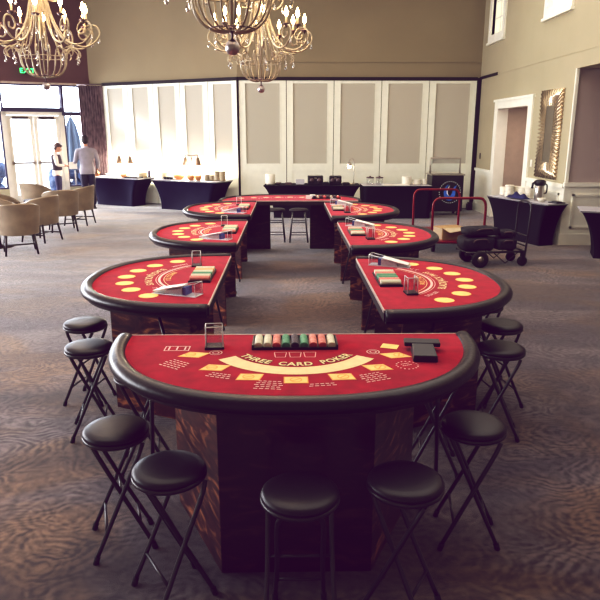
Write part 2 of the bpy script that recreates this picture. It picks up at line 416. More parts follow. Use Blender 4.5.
# high windows in the right wall
def high_window(name, y0, y1, z0, z1, cols):
    root = bpy.data.objects.new(name, None); COL.objects.link(root); root.location = (RX, (y0+y1)/2, z0); struct(root)
    w = (y1-y0)/2; hgt = z1-z0; mb = MB(); t = .15
    mb.box(-.04, .1, -w-t, -w, -t, hgt+t).box(-.04, .1, w, w+t, -t, hgt+t).box(-.04, .1, -w, w, -t, 0).box(-.04, .1, -w, w, hgt, hgt+t).box(-.07, .0, -w-t-.03, w+t+.03, -t-.05, -t)
    fr = mb.build('window_frame', 'trim', root)
    mb = MB()
    for k in range(1, cols): mb.box(.05, .08, -w+2*w*k/cols-.018, -w+2*w*k/cols+.018, 0, hgt)
    for k in range(1, 4): mb.box(.05, .08, -w, w, hgt*k/4-.015, hgt*k/4+.015)
    mb.build('muntin', 'trim', root)
    MB().box(.06, .066, -w, w, 0, hgt).build('pane', mat('daylit_pane', (.70, .70, .55), .3, emit=(.95, .92, .72, .35)), root)
high_window('window_1', 15.30, 16.15, 4.15, 5.6, 2)
high_window('window_2', 11.75, 12.70, 4.15, 5.35, 2)

# left window wall: B along WD
def wbox(mb, t0, t1, z0, z1, o0, o1, m=0):
    ps = [Wt(t0, 0, o0), Wt(t1, 0, o0), Wt(t1, 0, o1), Wt(t0, 0, o1)]
    return mb.prism([(p[0], p[1]) for p in ps], z0, z1, m)
ww = MB(); wbox(ww, .30, 5.6, 3.30, CH, -.2, 0)
wbox(ww, .30, .45, 0, 3.30, -.2, 0); wbox(ww, 5.2, 5.6, 0, 3.3, -.2, 0)
wbox(ww, .40, 5.6, 3.27, 3.36, 0, .05)
struct(ww.build('wall_window_side', 'wall_shaded'))
hd = MB(); wbox(hd, .45, 5.2, 3.22, 3.30, -.18, .02); struct(hd.build('trim_5', 'hall2'))
def glazed(name, t0, t1, z0, z1, matname, fw=.045, bars=()):
    root = bpy.data.objects.new(name, None); COL.objects.link(root); root.location = Wt((t0+t1)/2, z0, -.1); struct(root)
    root.rotation_euler = (0, 0, math.atan2(-WD.y, -WD.x)); w = (t1-t0)/2; hh = z1-z0; mb = MB()
    mb.box(-w, -w+fw, -.05, .05, 0, hh).box(w-fw, w, -.05, .05, 0, hh).box(-w+fw, w-fw, -.05, .05, 0, fw).box(-w+fw, w-fw, -.05, .05, hh-fw, hh)
    mb.build('window_frame', matname, root)
    MB().box(-w+fw, w-fw, -.004, .004, fw, hh-fw).build('pane', 'glass', root)
    return root
glazed('window_3', .45, 1.15, .42, 2.44, 'alu')
struct((lambda mb: wbox(mb, .45, 1.15, 0, .42, -.18, 0))(MB()).build('trim_6', 'wall'))
glazed('window_4', .45, 1.15, 2.46, 3.22, 'alu')
glazed('window_5', 1.17, 2.74, 2.56, 3.22, 'alu')
glazed('window_6', 2.76, 3.7, .42, 2.5, 'alu'); glazed('window_7', 2.76, 3.7, 2.56, 3.22, 'alu')
glazed('window_8', 3.72, 5.2, .42, 2.5, 'alu'); glazed('window_9', 3.72, 5.2, 2.56, 3.22, 'alu')
struct((lambda mb: wbox(mb, 2.76, 5.2, 0, .42, -.18, 0))(MB()).build('trim_7', 'wall'))
df = MB(); wbox(df, 1.15, 1.27, 0, 2.5, -.16, .0); wbox(df, 2.64, 2.76, 0, 2.5, -.16, 0); wbox(df, 1.15, 2.76, 2.40, 2.56, -.16, 0)
struct(df.build('trim_8', 'door_white'))
mu = MB(); wbox(mu, 1.13, 1.19, 2.40, 3.25, -.17, .01); wbox(mu, 1.13, 2.76, 2.49, 2.56, -.17, .012); wbox(mu, .45, 1.15, 2.40, 2.46, -.17, .012); struct(mu.build('trim_9', 'alu'))
for name, t0, t1, hs in (('door_1', 1.275, 1.95, 1), ('door_2', 1.96, 2.635, -1)):
    root = bpy.data.objects.new(name, None); COL.objects.link(root); root.location = Wt((t0+t1)/2, .01, -.08); struct(root)
    root.rotation_euler = (0, 0, math.atan2(-WD.y, -WD.x)); w = (t1-t0)/2
    mb = MB().box(-w, -w+.10, -.03, .03, 0, 2.38).box(w-.10, w, -.03, .03, 0, 2.38).box(-w+.1, w-.1, -.03, .03, 0, .22).box(-w+.1, w-.1, -.03, .03, 2.28, 2.38)
    mb.build('door_frame', 'door_white', root); MB().box(-w+.1, w-.1, -.004, .004, .22, 2.28).build('pane', 'glass', root)
    MB().box(-w+.03, w-.03, -.09, -.05, 1.08, 1.14).box(-w+.03, -w+.09, -.09, -.03, 1.06, 1.16).box(w-.09, w-.03, -.09, -.03, 1.06, 1.16).build('door_handle', 'steel', root)
    MB().box(-.2, .2, -.10, -.03, 2.29, 2.35).build('door_closer', 'switch', root)
# other walls
lw = MB(); lw.box(LX-.2, LX, -4.2, END.y+.2, 0, CH); struct(lw.build('wall_left', 'wall'))
struct(MB().box(LX-.2, 9.2, -4.3, -4.2, 0, CH).build('wall_front', 'wall'))

# ------------------------------------------------------------------ outside
struct(MB().box(-30, -3, 19, 44, -.12, -.06).add([], []).build('floor_patio', 'patio'))
u = thing('patio_umbrella', 'closed blue-grey patio umbrella outside the narrow window by the curtain', 'umbrella', (-6.70, 20.62, -.05))
MB().tube([(0, 0, 0), (0, 0, 2.5)], .025, 8).build('pole', 'steel', u)
P = []
for z, r in ((.85, .20), (.95, .26), (1.3, .24), (1.8, .20), (2.2, .13), (2.45, .03)):
    P.append([(r*(1+.22*math.cos(8*a))*math.cos(a), r*(1+.22*math.cos(8*a))*math.sin(a), z) for a in [2*PI*k/48 for k in range(48)]])
MB().grid(P, closed=True).build('canopy', 'umbr', u)
MB().lathe([(.3, 0), (.3, .06), (.05, .08), (.05, .2)], 20).build('base', 'alu', u)
for i, (t, s) in enumerate(((.62, .55), (3.3, .7))):
    hb = MB(); p = Wt(t, 0, -2.6 if i == 0 else -1.6)
    for k in range(26):
        hb.ball((random.uniform(-.6, .6), random.uniform(-.3, .3), random.uniform(.15, s+.3)), random.uniform(.14, .24), 8, 6)
    tag(hb.build('hedge', 'hedge', loc=(p[0], p[1], -.06)), ('dark bluish bush outside under the closed patio umbrella', 'dark bush outside the window left of the glass doors')[i], 'bush')

# ------------------------------------------------------------------ curtain
P = []; C0 = Vector(Wt(.72, 0, .12)[:2]); C1 = B+PD*.62+PN*.13; CDr = (C1-C0).normalized(); CNn = Vector((CDr.y, -CDr.x)); CL = (C1-C0).length
for z in [FH*k/10 for k in range(11)]:
    row = []
    for k in range(73):
        p = C0+CDr*(CL*k/72)+CNn*(.04*math.sin(k*2*PI/7.5)+.012*math.sin(k*1.7+z)); row.append((p[0], p[1], .03+z*.975))
    P.append(row)
cu = MB().grid(P); tag(cu.build('curtain', 'curtain'), 'purple-brown patterned floor-length curtain gathered in the corner beside the window', 'curtain')
cr = MB().tube([(*(C0-CDr*.04), 3.235), (*(C1+CDr*.02), 3.235)], .014, 8); tag(cr.build('curtain_rod', 'pewter'), 'thin dark rod holding the patterned curtain', 'curtain rod')

# exit sign
ex = thing('exit_sign', 'green lit exit sign high on the dark wall behind the left chandelier', 'exit sign', Wt(2.0, 3.45, .05)); ex.rotation_euler = (0, 0, math.atan2(-WD.y, -WD.x))
MB().box(-.16, .16, -.03, .03, 0, .2).build('sign_box', 'switch', ex)
vs, fs = text_geo('EXIT', .17)
MB().add([(x, -.033, y+.04) for x, y, z in vs], fs).build('lettering', 'exitg', ex, label='green EXIT lettering')

# ------------------------------------------------------------------ casino tables
def sup(a, b, n, k=72):
    out = []
    for i in range(k+1):
        t = PI*i/k; c = math.cos(t); s_ = math.sin(t)
        out.append((a*math.copysign(abs(c)**(2/n), c), -b*abs(s_)**(2/n)))
    return out
def normals(path):
    out = []
    for i in range(len(path)):
        p = path[max(i-1, 0)]; q = path[min(i+1, len(path)-1)]
        dx, dy = q[0]-p[0], q[1]-p[1]; l = math.hypot(dx, dy) or 1; out.append((dy/l, -dx/l))
    # path runs from +x round -y to -x; outward normal check
    if out[len(out)//2][1] > 0: out = [(-a, -b) for a, b in out]
    out[0] = (1, 0); out[-1] = (-1, 0)
    return out
TH = .90
RAILP = [(-.004, TH-.04), (-.006, TH+.002), (.008, TH+.013), (.028, TH+.018), (.050, TH+.014), (.068, TH+.001), (.077, TH-.018), (.074, TH-.036), (.060, TH-.050), (.034, TH-.055), (.0, TH-.054)]
def table_body(root, a, b, n, felt='felt', base='full', hw=.34, dy=.75, hs=.63, ds=.15, zleg=True):
    inn = sup(a, b, n); nm = normals(inn)
    MB().prism([(x, y) for x, y in inn], TH-.03, TH).build('felt_top', felt, root)
    MB().prism([(x*1.04, y*1.04-.002) for x, y in inn], TH-.075, TH-.031).build('table_board', 'under', root)
    MB().sweep(inn, nm, RAILP).build('padded_rail', 'vinyl', root)
    MB().box(-a, a, .0005, .010, TH-.014, TH+.002).build('edge_strip', 'edge', root)
    MB().box(-a, a, .0005, .008, TH-.07, TH-.0145).build('edge_board', 'under', root)
    zt = TH-.076
    if base == 'full':
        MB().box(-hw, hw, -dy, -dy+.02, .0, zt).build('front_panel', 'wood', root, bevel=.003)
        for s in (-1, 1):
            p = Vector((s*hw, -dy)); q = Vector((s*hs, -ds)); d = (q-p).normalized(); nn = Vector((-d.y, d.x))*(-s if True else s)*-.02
            MB().prism([tuple(p+d*.004), tuple(q), tuple(q+nn), tuple(p+d*.004+nn)], 0, zt).build('side_panel', 'wood_lit' if s < 0 else 'wood_lit', root)
    for s in (-1, 1):
        MB().tube([(s*.70, -.34, zt), (s*.77, -.16, .02)], .011, 8).tube([(s*.77, -.16, 0), (s*.77, -.16, .03)], .015, 8).build('folding_leg', 'blackmetal', root)
def arc_pt(c, R, u, v):
    ph = u/R; r = R-v; return (c[0]+r*math.sin(ph), c[1]-r*math.cos(ph))
def arc_text(mb, body, size, c, R, z, m, squeeze=1., phi0=0., bold=.02):
    vs, fs = text_geo(body, size, bold)
    mb.add([(*arc_pt(c, R, x*squeeze+phi0*R, y), z) for x, y, zz in vs], fs, m)
def arc_band(mb, c, r0, r1, a0, a1, z, m, k=40):
    P = []
    for i in range(k+1):
        t = a0+(a1-a0)*i/k; P.append([(c[0]+r*math.sin(t), c[1]-r*math.cos(t), z) for r in (r0, r1)])
    mb.grid(P, m, False)
def rect(mb, cx, cy, w, h_, ang, z, m, skew=0.):
    ca, sa = math.cos(ang), math.sin(ang); vs = []
    for x, y in ((-w/2, -h_/2), (w/2, -h_/2), (w/2+skew, h_/2), (-w/2+skew, h_/2)): vs.append((cx+x*ca-y*sa, cy+x*sa+y*ca, z))
    mb.add(vs, [(0, 1, 2, 3)], m)
def disc(mb, cx, cy, r, z, m, k=32, r0=0.):
    if r0: mb.grid([[(cx+q*math.cos(2*PI*i/k), cy+q*math.sin(2*PI*i/k), z) for i in range(k)] for q in (r0, r)], m, False, True)
    else: mb.add([(cx+r*math.cos(2*PI*i/k), cy+r*math.sin(2*PI*i/k), z) for i in range(k)], [tuple(range(k))], m)

# --- front three card poker table
PRINT = ['cream', 'yellow', 'orange', 'pwhite', 'pblack']
FT = thing('poker_table', 'large red-felt half-moon three card poker table with black padded rail, closest to the viewer', 'casino table', (.03, 3.27, 0))
table_body(FT, .872, .842, 2.3)
pm = MB(); z1, z2, z3 = TH+.0010, TH+.0017, TH+.0024
c = (0.005, -.14)
arc_band(pm, c, .352, .445, -.99, .99, z1, 0)
arc_text(pm, 'THREE  CARD  POKER', .064, c, .334, z1, 4, .92, bold=.085)
arc_text(pm, 'THREE  CARD  POKER', .064, c, .334, z2, 0, .92, bold=.035)
cards = [(-.51, -.31, -.75), (-.385, -.49, -.55), (-.21, -.61, -.25), (0, -.65, 0), (.21, -.615, .25), (.39, -.50, .55), (.505, -.335, .75)]
for x, y, an in cards:
    rect(pm, x, y, .108, .078, an*.25, z1, 2, -an*.05); rect(pm, x, y, .098, .068, an*.25, z2, 1, -an*.05)
    disc(pm, x, y, .027, z3, 2, 24, .022); rect(pm, x, y, .05, .006, an+.6, z3, 2)
rect(pm, .48, -.205, .085, .07, -.35, z2, 1)
for x in (-.072, 0, .072):                      # three outlined cards
    pts = [(x-.03, -.285), (x+.03, -.285), (x+.024, -.355), (x-.024, -.355)]
    for i in range(4):
        (x0, y0), (x1, y1) = pts[i], pts[(i+1) % 4]
        rect(pm, (x0+x1)/2, (y0+y1)/2, math.hypot(x1-x0, y1-y0), .004, math.atan2(y1-y0, x1-x0), z1, 3)
for x in (-.39, .385):
    disc(pm, x, -.285, .033, z1, 3, 28, .028); disc(pm, x, -.285, .018, z1, 3, 20, .013)
def small_lines(x, y, an, n, w):
    for i in range(n):
        ww_ = w*(.75+.25*((i*37) % 5)/5); ca, sa = math.cos(an), math.sin(an); yy = (n/2-i)*.021
        k = 5
        for j in range(k):
            xx = -ww_/2+ww_*(j+.5)/k; rect(pm, x+xx*ca-yy*sa, y+xx*sa+yy*ca, ww_/k*.72, .007, an, z1, 3)
for x, y, an, n, w in ((-.57, -.45, -.62, 5, .14), (-.345, -.60, -.35, 3, .13), (-.12, -.715, -.12, 5, .14), (.115, -.715, .12, 2, .15), (.35, -.63, .38, 5, .14)):
    small_lines(x, y, an, n, w)
for i in range(3): rect(pm, -.59+.04*(i-1), -.215, .008, .05, 0, z1, 3)
rect(pm, -.59, -.185, .12, .006, 0, z1, 3); rect(pm, -.59, -.25, .12, .006, 0, z1, 3); rect(pm, -.65, -.218, .006, .07, 0, z1, 3); rect(pm, -.53, -.218, .006, .07, 0, z1, 3)
for k in range(16):
    a_ = 2*PI*k/16; disc(pm, .52+.05*math.cos(a_), -.475+.05*math.sin(a_), .005, z1, 3, 6)
small_lines(.52, -.475, .4, 2, .06)
pm.build('table_print', PRINT, FT)

# --- blackjack tables
BJ = thing('blackjack_table', '', 'casino table')
table_body(BJ, .83, .92, 2.3)
pb = MB()
for x, y in ((-.58, -.42), (-.41, -.575), (-.215, -.667), (0, -.705), (.215, -.667), (.41, -.575), (.58, -.42)):
    disc(pb, x, y, .066, z1, 2, 32); disc(pb, x, y, .062, z2, 1, 32)
c = (0, .12)
arc_band(pb, c, .562, .580, -.80, .80, z1, 3); arc_band(pb, c, .592, .597, -.80, .80, z1, 3); arc_band(pb, c, .535, .540, -.80, .80, z1, 0)
arc_text(pb, 'BLACKJACK PAYS', .075, c, .675, z1, 0, .90)
arc_text(pb, '3 TO 2', .05, c, .665, z1, 3, .95, .68); arc_text(pb, 'DEALER', .045, c, .665, z1, 3, .95, -.70)
arc_text(pb, 'PAYS 2 TO 1', .055, c, .525, z1, 1, .9)
pb.build('table_print', PRINT, BJ)
BJ_SPOTS = [  # edge x, centre y, side, phrase
 (-.51, 4.71, -1, 'nearest left blackjack table'), (-.505, 7.0, -1, 'middle left blackjack table'), (-.50, 9.2, -1, 'farthest left blackjack table'),
 (.585, 4.56, 1, 'nearest right blackjack table'), (.595, 6.83, 1, 'middle right blackjack table'), (.56, 9.05, 1, 'farthest right blackjack table')]
BJ_LAB = ['red-felt half-moon blackjack table on the left, just behind the front poker table',
 'red-felt blackjack table, second back in the left row', 'red-felt blackjack table, last in the left row before the far cross table',
 'red-felt half-moon blackjack table on the right, just behind the front poker table',
 'red-felt blackjack table, second back in the right row', 'red-felt blackjack table, last in the right row before the far cross table']
TABLES = []
for i, (ex_, cy, s, ph) in enumerate(BJ_SPOTS):
    t = place(BJ, i > 0, (ex_, cy, 0), s*PI/2, BJ_LAB[i], 'blackjack tables in two rows'); TABLES.append((t, ph))

# --- far cross table
BT = thing('casino_table', 'red-felt table across the far end of the two rows, dealer side facing the viewer', 'casino table', (.03, 10.20, 0), PI)
table_body(BT, 1.08, .92, 2.6, base='none', zleg=True)
for s in (-1, 1):
    p = MB().box(min(s*.34, s*.80), max(s*.34, s*.80), -.74, -.72, 0, TH-.076); p.build('front_panel', 'wood', BT)
    q = MB().prism([(s*.80, -.74), (s*.98, -.2), (s*.96, -.2), (s*.78, -.74)], 0, TH-.076); q.build('side_panel', 'wood', BT)
pt = MB()
arc_text(pt, 'DEALER MUST STAND ON 17', .085, (0, .9), 1.42, z1, 3, .9)
for k in range(9): disc(pt, -.8+.2*k, -.56+.16*abs((k-4)/4)**2, .05, z1, 0, 24)
pt.build('table_print', PRINT, BT)

def at(root, x, y, z=TH):
    a_ = root.rotation_euler[2]; l = root.location
    return (l[0]+x*math.cos(a_)-y*math.sin(a_), l[1]+x*math.sin(a_)+y*math.cos(a_), z)

# --- chip trays and chip rows
def tray_mesh(n, w, d):
    mb = MB(); mb.box(-w/2, w/2, -d/2, d/2, 0, .003); mb.box(-w/2, -w/2+.008, -d/2, d/2, .003, .026).box(w/2-.008, w/2, -d/2, d/2, .003, .026)
    mb.box(-w/2+.008, w/2-.008, d/2-.008, d/2, .003, .026).box(-w/2+.008, w/2-.008, -d/2, -d/2+.008, .003, .012)
    for k in range(1, n):
        x = -w/2+.008+(w-.016)*k/n; mb.box(x-.002, x+.002, -d/2+.008, d/2-.008, .003, .014)
    return mb
def chip_mesh(r, L_):
    mb = MB(); prof = []; n = int(L_/.0067)
    vs = []; seg = 18
    for k in range(n):
        y0 = -L_/2+L_*k/n; y1 = -L_/2+L_*(k+1)/n
        prof += [(r*.94, y0), (r, y0+.001), (r, y1-.001), (r*.94, y1)]
    rot = Matrix.Rotation(PI/2, 4, 'X'); mb.xf = rot; mb.lathe(prof, seg); mb.xf = Matrix.Identity(4); return mb
ORD = ['first', 'second', 'third', 'fourth', 'fifth', 'sixth', 'seventh', 'eighth', 'ninth']
ft_tray = tray_mesh(9, .43, .160).build('chip_tray', 'blackplastic', loc=at(FT, 0, -.168)); tag(ft_tray, 'long dark chip tray with nine chip rows on the front poker table', 'chip tray', 'chip trays')
cm = chip_mesh(.0205, .14)
CHIP = {}
CN = {'chipw': 'white', 'chipr': 'red', 'chipg': 'green', 'chipk': 'black', 'chipo': 'orange'}
for i, k in enumerate(['chipw', 'chipw', 'chipr', 'chipg', 'chipk', 'chipg', 'chipr', 'chipr', 'chipw']):
    if k not in CHIP: CHIP[k] = cm.mesh('chip_row', k)
    o = bpy.data.objects.new('chip_row', CHIP[k]); COL.objects.link(o); o.location = at(FT, -.207+.023+.0460*i, -.168, TH+.0035+.0205*.8); o.scale = (1, 1, .8)
    tag(o, f'{CN[k]} chip row, {ORD[i]} from the left in the front poker table tray', 'casino chips', 'chip rows')
stray = tray_mesh(6, .42, .16).mesh('chip_tray', 'blackplastic'); CH2 = {}; cm2 = chip_mesh(.029, .142)
for (t, ph) in TABLES:
    o = bpy.data.objects.new('chip_tray', stray); COL.objects.link(o); o.scale = (1, 1, .6); o.location = at(t, .0, -.135); o.rotation_euler = t.rotation_euler
    tag(o, f'chip tray with coloured chip rows on the {ph}', 'chip tray', 'chip trays')
    seq = ['chipw', 'chipo', 'chipw', 'chipg', 'chipw', 'chipr'] if 'left' in ph else ['chipw', 'chipr', 'chipg', 'chipg', 'chipr', 'chipw']
    for i, k in enumerate(seq):
        if k not in CH2: CH2[k] = cm2.mesh('chip_row', k)
        o = bpy.data.objects.new('chip_row', CH2[k]); COL.objects.link(o); o.location = at(t, -.202+.0337+.0673*i, -.135, TH+.0035+.029*.7); o.rotation_euler = t.rotation_euler
        o.scale = (1, 1, .7)
        far = i if 'left' in ph else 5-i
        tag(o, f'{CN[k]} chip row, {ORD[far]} from far end, {ph} tray', 'casino chips', 'chip rows')

# --- discard holders (clear upright boxes)
def discard(loc, rz, lab, grp, first=[None], h_=.115):
    if first[0] is None:
        r = thing('discard_holder', lab, 'card holder', loc, rz, grp)
        a_, t_ = .042, .004
        MB().box(-a_, a_, -a_*.8, -a_*.8+t_, .012, h_).box(-a_, a_, a_*.8-t_, a_*.8, .012, h_).box(-a_, -a_+t_, -a_*.8, a_*.8, .012, h_).build('clear_wall', 'acrylic', r)
        e = MB()
        for x in (-a_, a_):
            for y in (-a_*.8, a_*.8): e.tube([(x, y, .01), (x, y, h_)], .003, 6)
        e.tube([(-a_, -a_*.8, h_), (a_, -a_*.8, h_)], .003, 6).tube([(-a_, a_*.8, h_), (a_, a_*.8, h_)], .003, 6).tube([(-a_, -a_*.8, h_), (-a_, a_*.8, h_)], .003, 6)
        e.build('edge', 'acr_edge', r)
        MB().box(-a_-.006, a_+.006, -a_*.8-.006, a_*.8+.006, 0, .012).build('base', 'blackplastic', r); first[0] = r; return r
    return dup(first[0], loc, rz, lab, grp)
discard(at(FT, -.405, -.20), 0.1, 'clear upright card discard holder at the left of the front poker table', 'card discard holders')
for (t, ph) in TABLES:
    discard(at(t, -.40, -.235), t.rotation_euler[2]+.1, f'clear card discard holder on the {ph}', 'card discard holders')
# --- card shoes
def shoe(loc, rz, lab, lab2, first=[None]):
    if first[0] is None:
        r = thing('card_shoe', lab, 'card shoe', loc, rz, 'clear card shoes')
        def side(x0, x1): return MB().wedge([(x0, .15, .004), (x1, .15, .004), (x1, -.17, .004), (x0, -.17, .004)], [(x0, .15, .090), (x1, .15, .090), (x1, -.17, .022), (x0, -.17, .022)])
        side(-.052, -.047).build('side_wall', 'acrylic', r); side(.047, .052).build('side_wall', 'acrylic', r)
        MB().box(-.047, .047, .145, .15, .004, .090).build('rear_wall', 'acrylic', r)
        e = MB()
        for x in (-.05, .05): e.tube([(x, .15, .090), (x, -.17, .022), (x, -.17, .004), (x, .15, .004), (x, .15, .090)], .003, 6)
        e.tube([(-.05, .15, .090), (.05, .15, .090)], .003, 6).build('edge', 'acr_edge', r)
        MB().box(-.055, .055, -.18, .155, 0, .004).build('base', 'acr_edge', r)
        MB().wedge([(-.046, .045, .060), (.046, .045, .060), (.046, -.168, .014), (-.046, -.168, .014)], [(-.046, .045, .068), (.046, .045, .068), (.046, -.168, .024), (-.046, -.168, .024)]).build('nose_plate', 'card', r)
        d = thing('card_deck', lab2, 'playing cards', loc, rz, 'decks in card shoes')
        MB().wedge([(-.044, .05, .006), (.044, .05, .006), (.044, -.08, .006), (-.044, -.08, .006)], [(-.044, .05, .052), (.044, .05, .052), (.044, -.08, .027), (-.044, -.08, .027)]).build('card_block', 'card', d)
        MB().wedge([(-.041, .075, .006), (.041, .075, .006), (.041, .052, .006), (-.041, .052, .006)], [(-.041, .075, .058), (.041, .075, .058), (.041, .052, .058), (-.041, .052, .058)]).build('back_weight', 'cardback', d)
        first[0] = (r, d); return
    dup(first[0][0], loc, rz, lab); dup(first[0][1], loc, rz, lab2)
for (t, ph) in TABLES:
    shoe(at(t, .535, -.225), t.rotation_euler[2]-.38, f'clear acrylic card shoe on the {ph}', f'white card deck inside the card shoe on the {ph}')
# --- black shuffler on the front table
r = thing('card_shuffler', 'black T-shaped card shuffler on the right of the front poker table', 'card shuffler', at(FT, .625, -.325))
MB().wedge([(-.056, .045, 0), (.056, .045, 0), (.058, -.11, 0), (-.058, -.11, 0)], [(-.052, .045, .042), (.052, .045, .042), (.055, -.11, .032), (-.055, -.11, .032)]).build('body', 'blackplastic', r, bevel=.004, rz=-.10)
MB().wedge([(-.088, .115, .024), (.088, .115, .024), (.088, .047, .022), (-.088, .047, .022)], [(-.088, .115, .046), (.088, .115, .046), (.088, .047, .044), (-.088, .047, .044)]).build('top_plate', 'blackplastic', r, bevel=.004, rz=-.10)
MB().box(-.05, .05, .05, .105, 0, .0215).build('rear_foot', 'blackplastic', r, rz=-.10)
# --- items on far cross table
cr_ = tray_mesh(8, .46, .16).build('chip_tray', 'blackplastic', loc=(.62, 10.55, TH), rz=0); tag(cr_, 'black chip tray on the right of the far cross table', 'chip tray', 'chip trays')
for i in range(8):
    k = ['chipk', 'chipw', 'chipk', 'chipr', 'chipk', 'chipw', 'chipk', 'chipr'][i]
    if k not in CHIP: CHIP[k] = cm.mesh('chip_row', k)
    o = bpy.data.objects.new('chip_row', CHIP[k]); COL.objects.link(o); o.location = (.62-.195+.0557*i, 10.55, TH+.0245)
    tag(o, f'{CN[k]} chip row, {ORD[i]} from the left in the tray on the far cross table', 'casino chips', 'chip rows')
for i, (x, y) in enumerate(((.33, 10.45), (.40, 10.62))):
    o = MB().box(-.045, .045, -.03, .03, 0, .055).box(-.03, .03, -.031, -.03, .01, .045).build('card_box', 'card', loc=(x, y, TH), bevel=.004); tag(o, ('small white card box beside the far table tray, nearer one', 'small white card box beside the far table tray, farther one')[i], 'card box')

# ------------------------------------------------------------------ folding stools
def make_stool():
    r = thing('folding_stool', '', 'stool')
    SH = .62
    MB().lathe([(0, SH), (.06, SH-.0005), (.11, SH-.002), (.138, SH-.007), (.150, SH-.016), (.154, SH-.026), (.150, SH-.034)][::-1]+[], 40).build('seat_pad', 'seat', r)
    MB().lathe([(.05, SH-.060), (.146, SH-.058), (.155, SH-.048), (.156, SH-.040), (.151, SH-.034), (.03, SH-.034)], 40).build('seat_rim', 'blackmetal', r)
    # frame 1 (wide), frame 2 (narrow); scissor about x
    for w, s in ((.130, 1), (.092, -1)):
        for sy in (-1, 1):
            pts = bez([(s*.112, sy*(w-.022), SH-.055), (s*.082, sy*(w-.004), SH-.12), (-s*.02, sy*w, .27), (-s*.13, sy*(w+.012), .03)], 6)
            f = MB().tube(pts, .0105, 10); f.build('leg', 'blackmetal', r)
            MB().tube([(-s*.128, sy*(w+.012), .036), (-s*.139, sy*(w+.013), .0)], .0135, 10).build('rubber_foot', 'rubber', r)
        MB().tube([(-s*.078, -w, .145), (-s*.078, w, .145)], .007, 8).build('crossbar', 'blackmetal', r)
    MB().tube([(.0, -.135, .315), (.0, .135, .315)], .006, 8).build('pivot_rod', 'blackmetal', r)
    return r
ST = make_stool()
stools = [
 (.04, 2.21, PI/2, 'black folding stool at the middle of the front poker table'),
 (-.50, 2.40, .56, 'black folding stool left of the middle one, in front of the lit wood panel'),
 (-.815, 2.77, .30, 'black folding stool at the left corner of the front poker table'),
 (.465, 2.29, -.52, 'black folding stool right of the middle one at the front poker table'),
 (.88, 2.79, -.15, 'black folding stool at the right corner of the front poker table'),
 (-.86, 3.50, .15, 'black folding stool tucked under the left end of the front poker table'),
 (.86, 3.47, 3.0, 'black folding stool tucked under the right end of the front poker table'),
 (-1.49, 4.51, -.2, 'black folding stool at the nearest left blackjack table, farther of the two'),
 (-1.305, 3.98, .22, 'black folding stool at the nearest left blackjack table, close behind the poker table rail'),
 (1.54, 4.42, 3.3, 'black folding stool at the nearest right blackjack table, second of three'),
 (1.37, 3.90, -.2, 'black folding stool at the nearest right blackjack table, closest to the viewer'),
 (1.58, 4.98, 3.2, 'black folding stool mostly hidden behind the curved rail of the nearest right blackjack table'),
]
for i, (x, y, a_, lab) in enumerate(stools): place(ST, i > 0, (x, y, 0), a_, lab, 'black folding stools')
# bar stools at the far table (four straight legs with rungs)
r0 = thing('bar_stool', '', 'stool'); SH = .60
MB().lathe([(0, SH), (.14, SH), (.17, SH-.012), (.175, SH-.03), (.16, SH-.045), (0, SH-.045)][::-1], 32).build('seat', 'seat', r0)
for sx in (-1, 1):
    for sy in (-1, 1): MB().tube([(sx*.11, sy*.11, SH-.045), (sx*.165, sy*.165, 0)], .013, 8).build('leg', 'blackmetal', r0)
for z in (.14, .36):
    q = .165-.055*z/.555
    for a_, b_ in (((-q, -q), (q, -q)), ((-q, q), (q, q)), ((-q, -q), (-q, q)), ((q, -q), (q, q))): MB().tube([(*a_, z), (*b_, z)], .008, 6).build('rung', 'blackmetal', r0)
place(r0, False, (-.23, 11.75, 0), 0, 'dark stool behind the far cross table, left one half hidden by its panel', 'stools behind the far table')
place(r0, True, (.19, 11.72, 0), 0, 'dark stool behind the far cross table, seen whole in the gap', 'stools behind the far table')

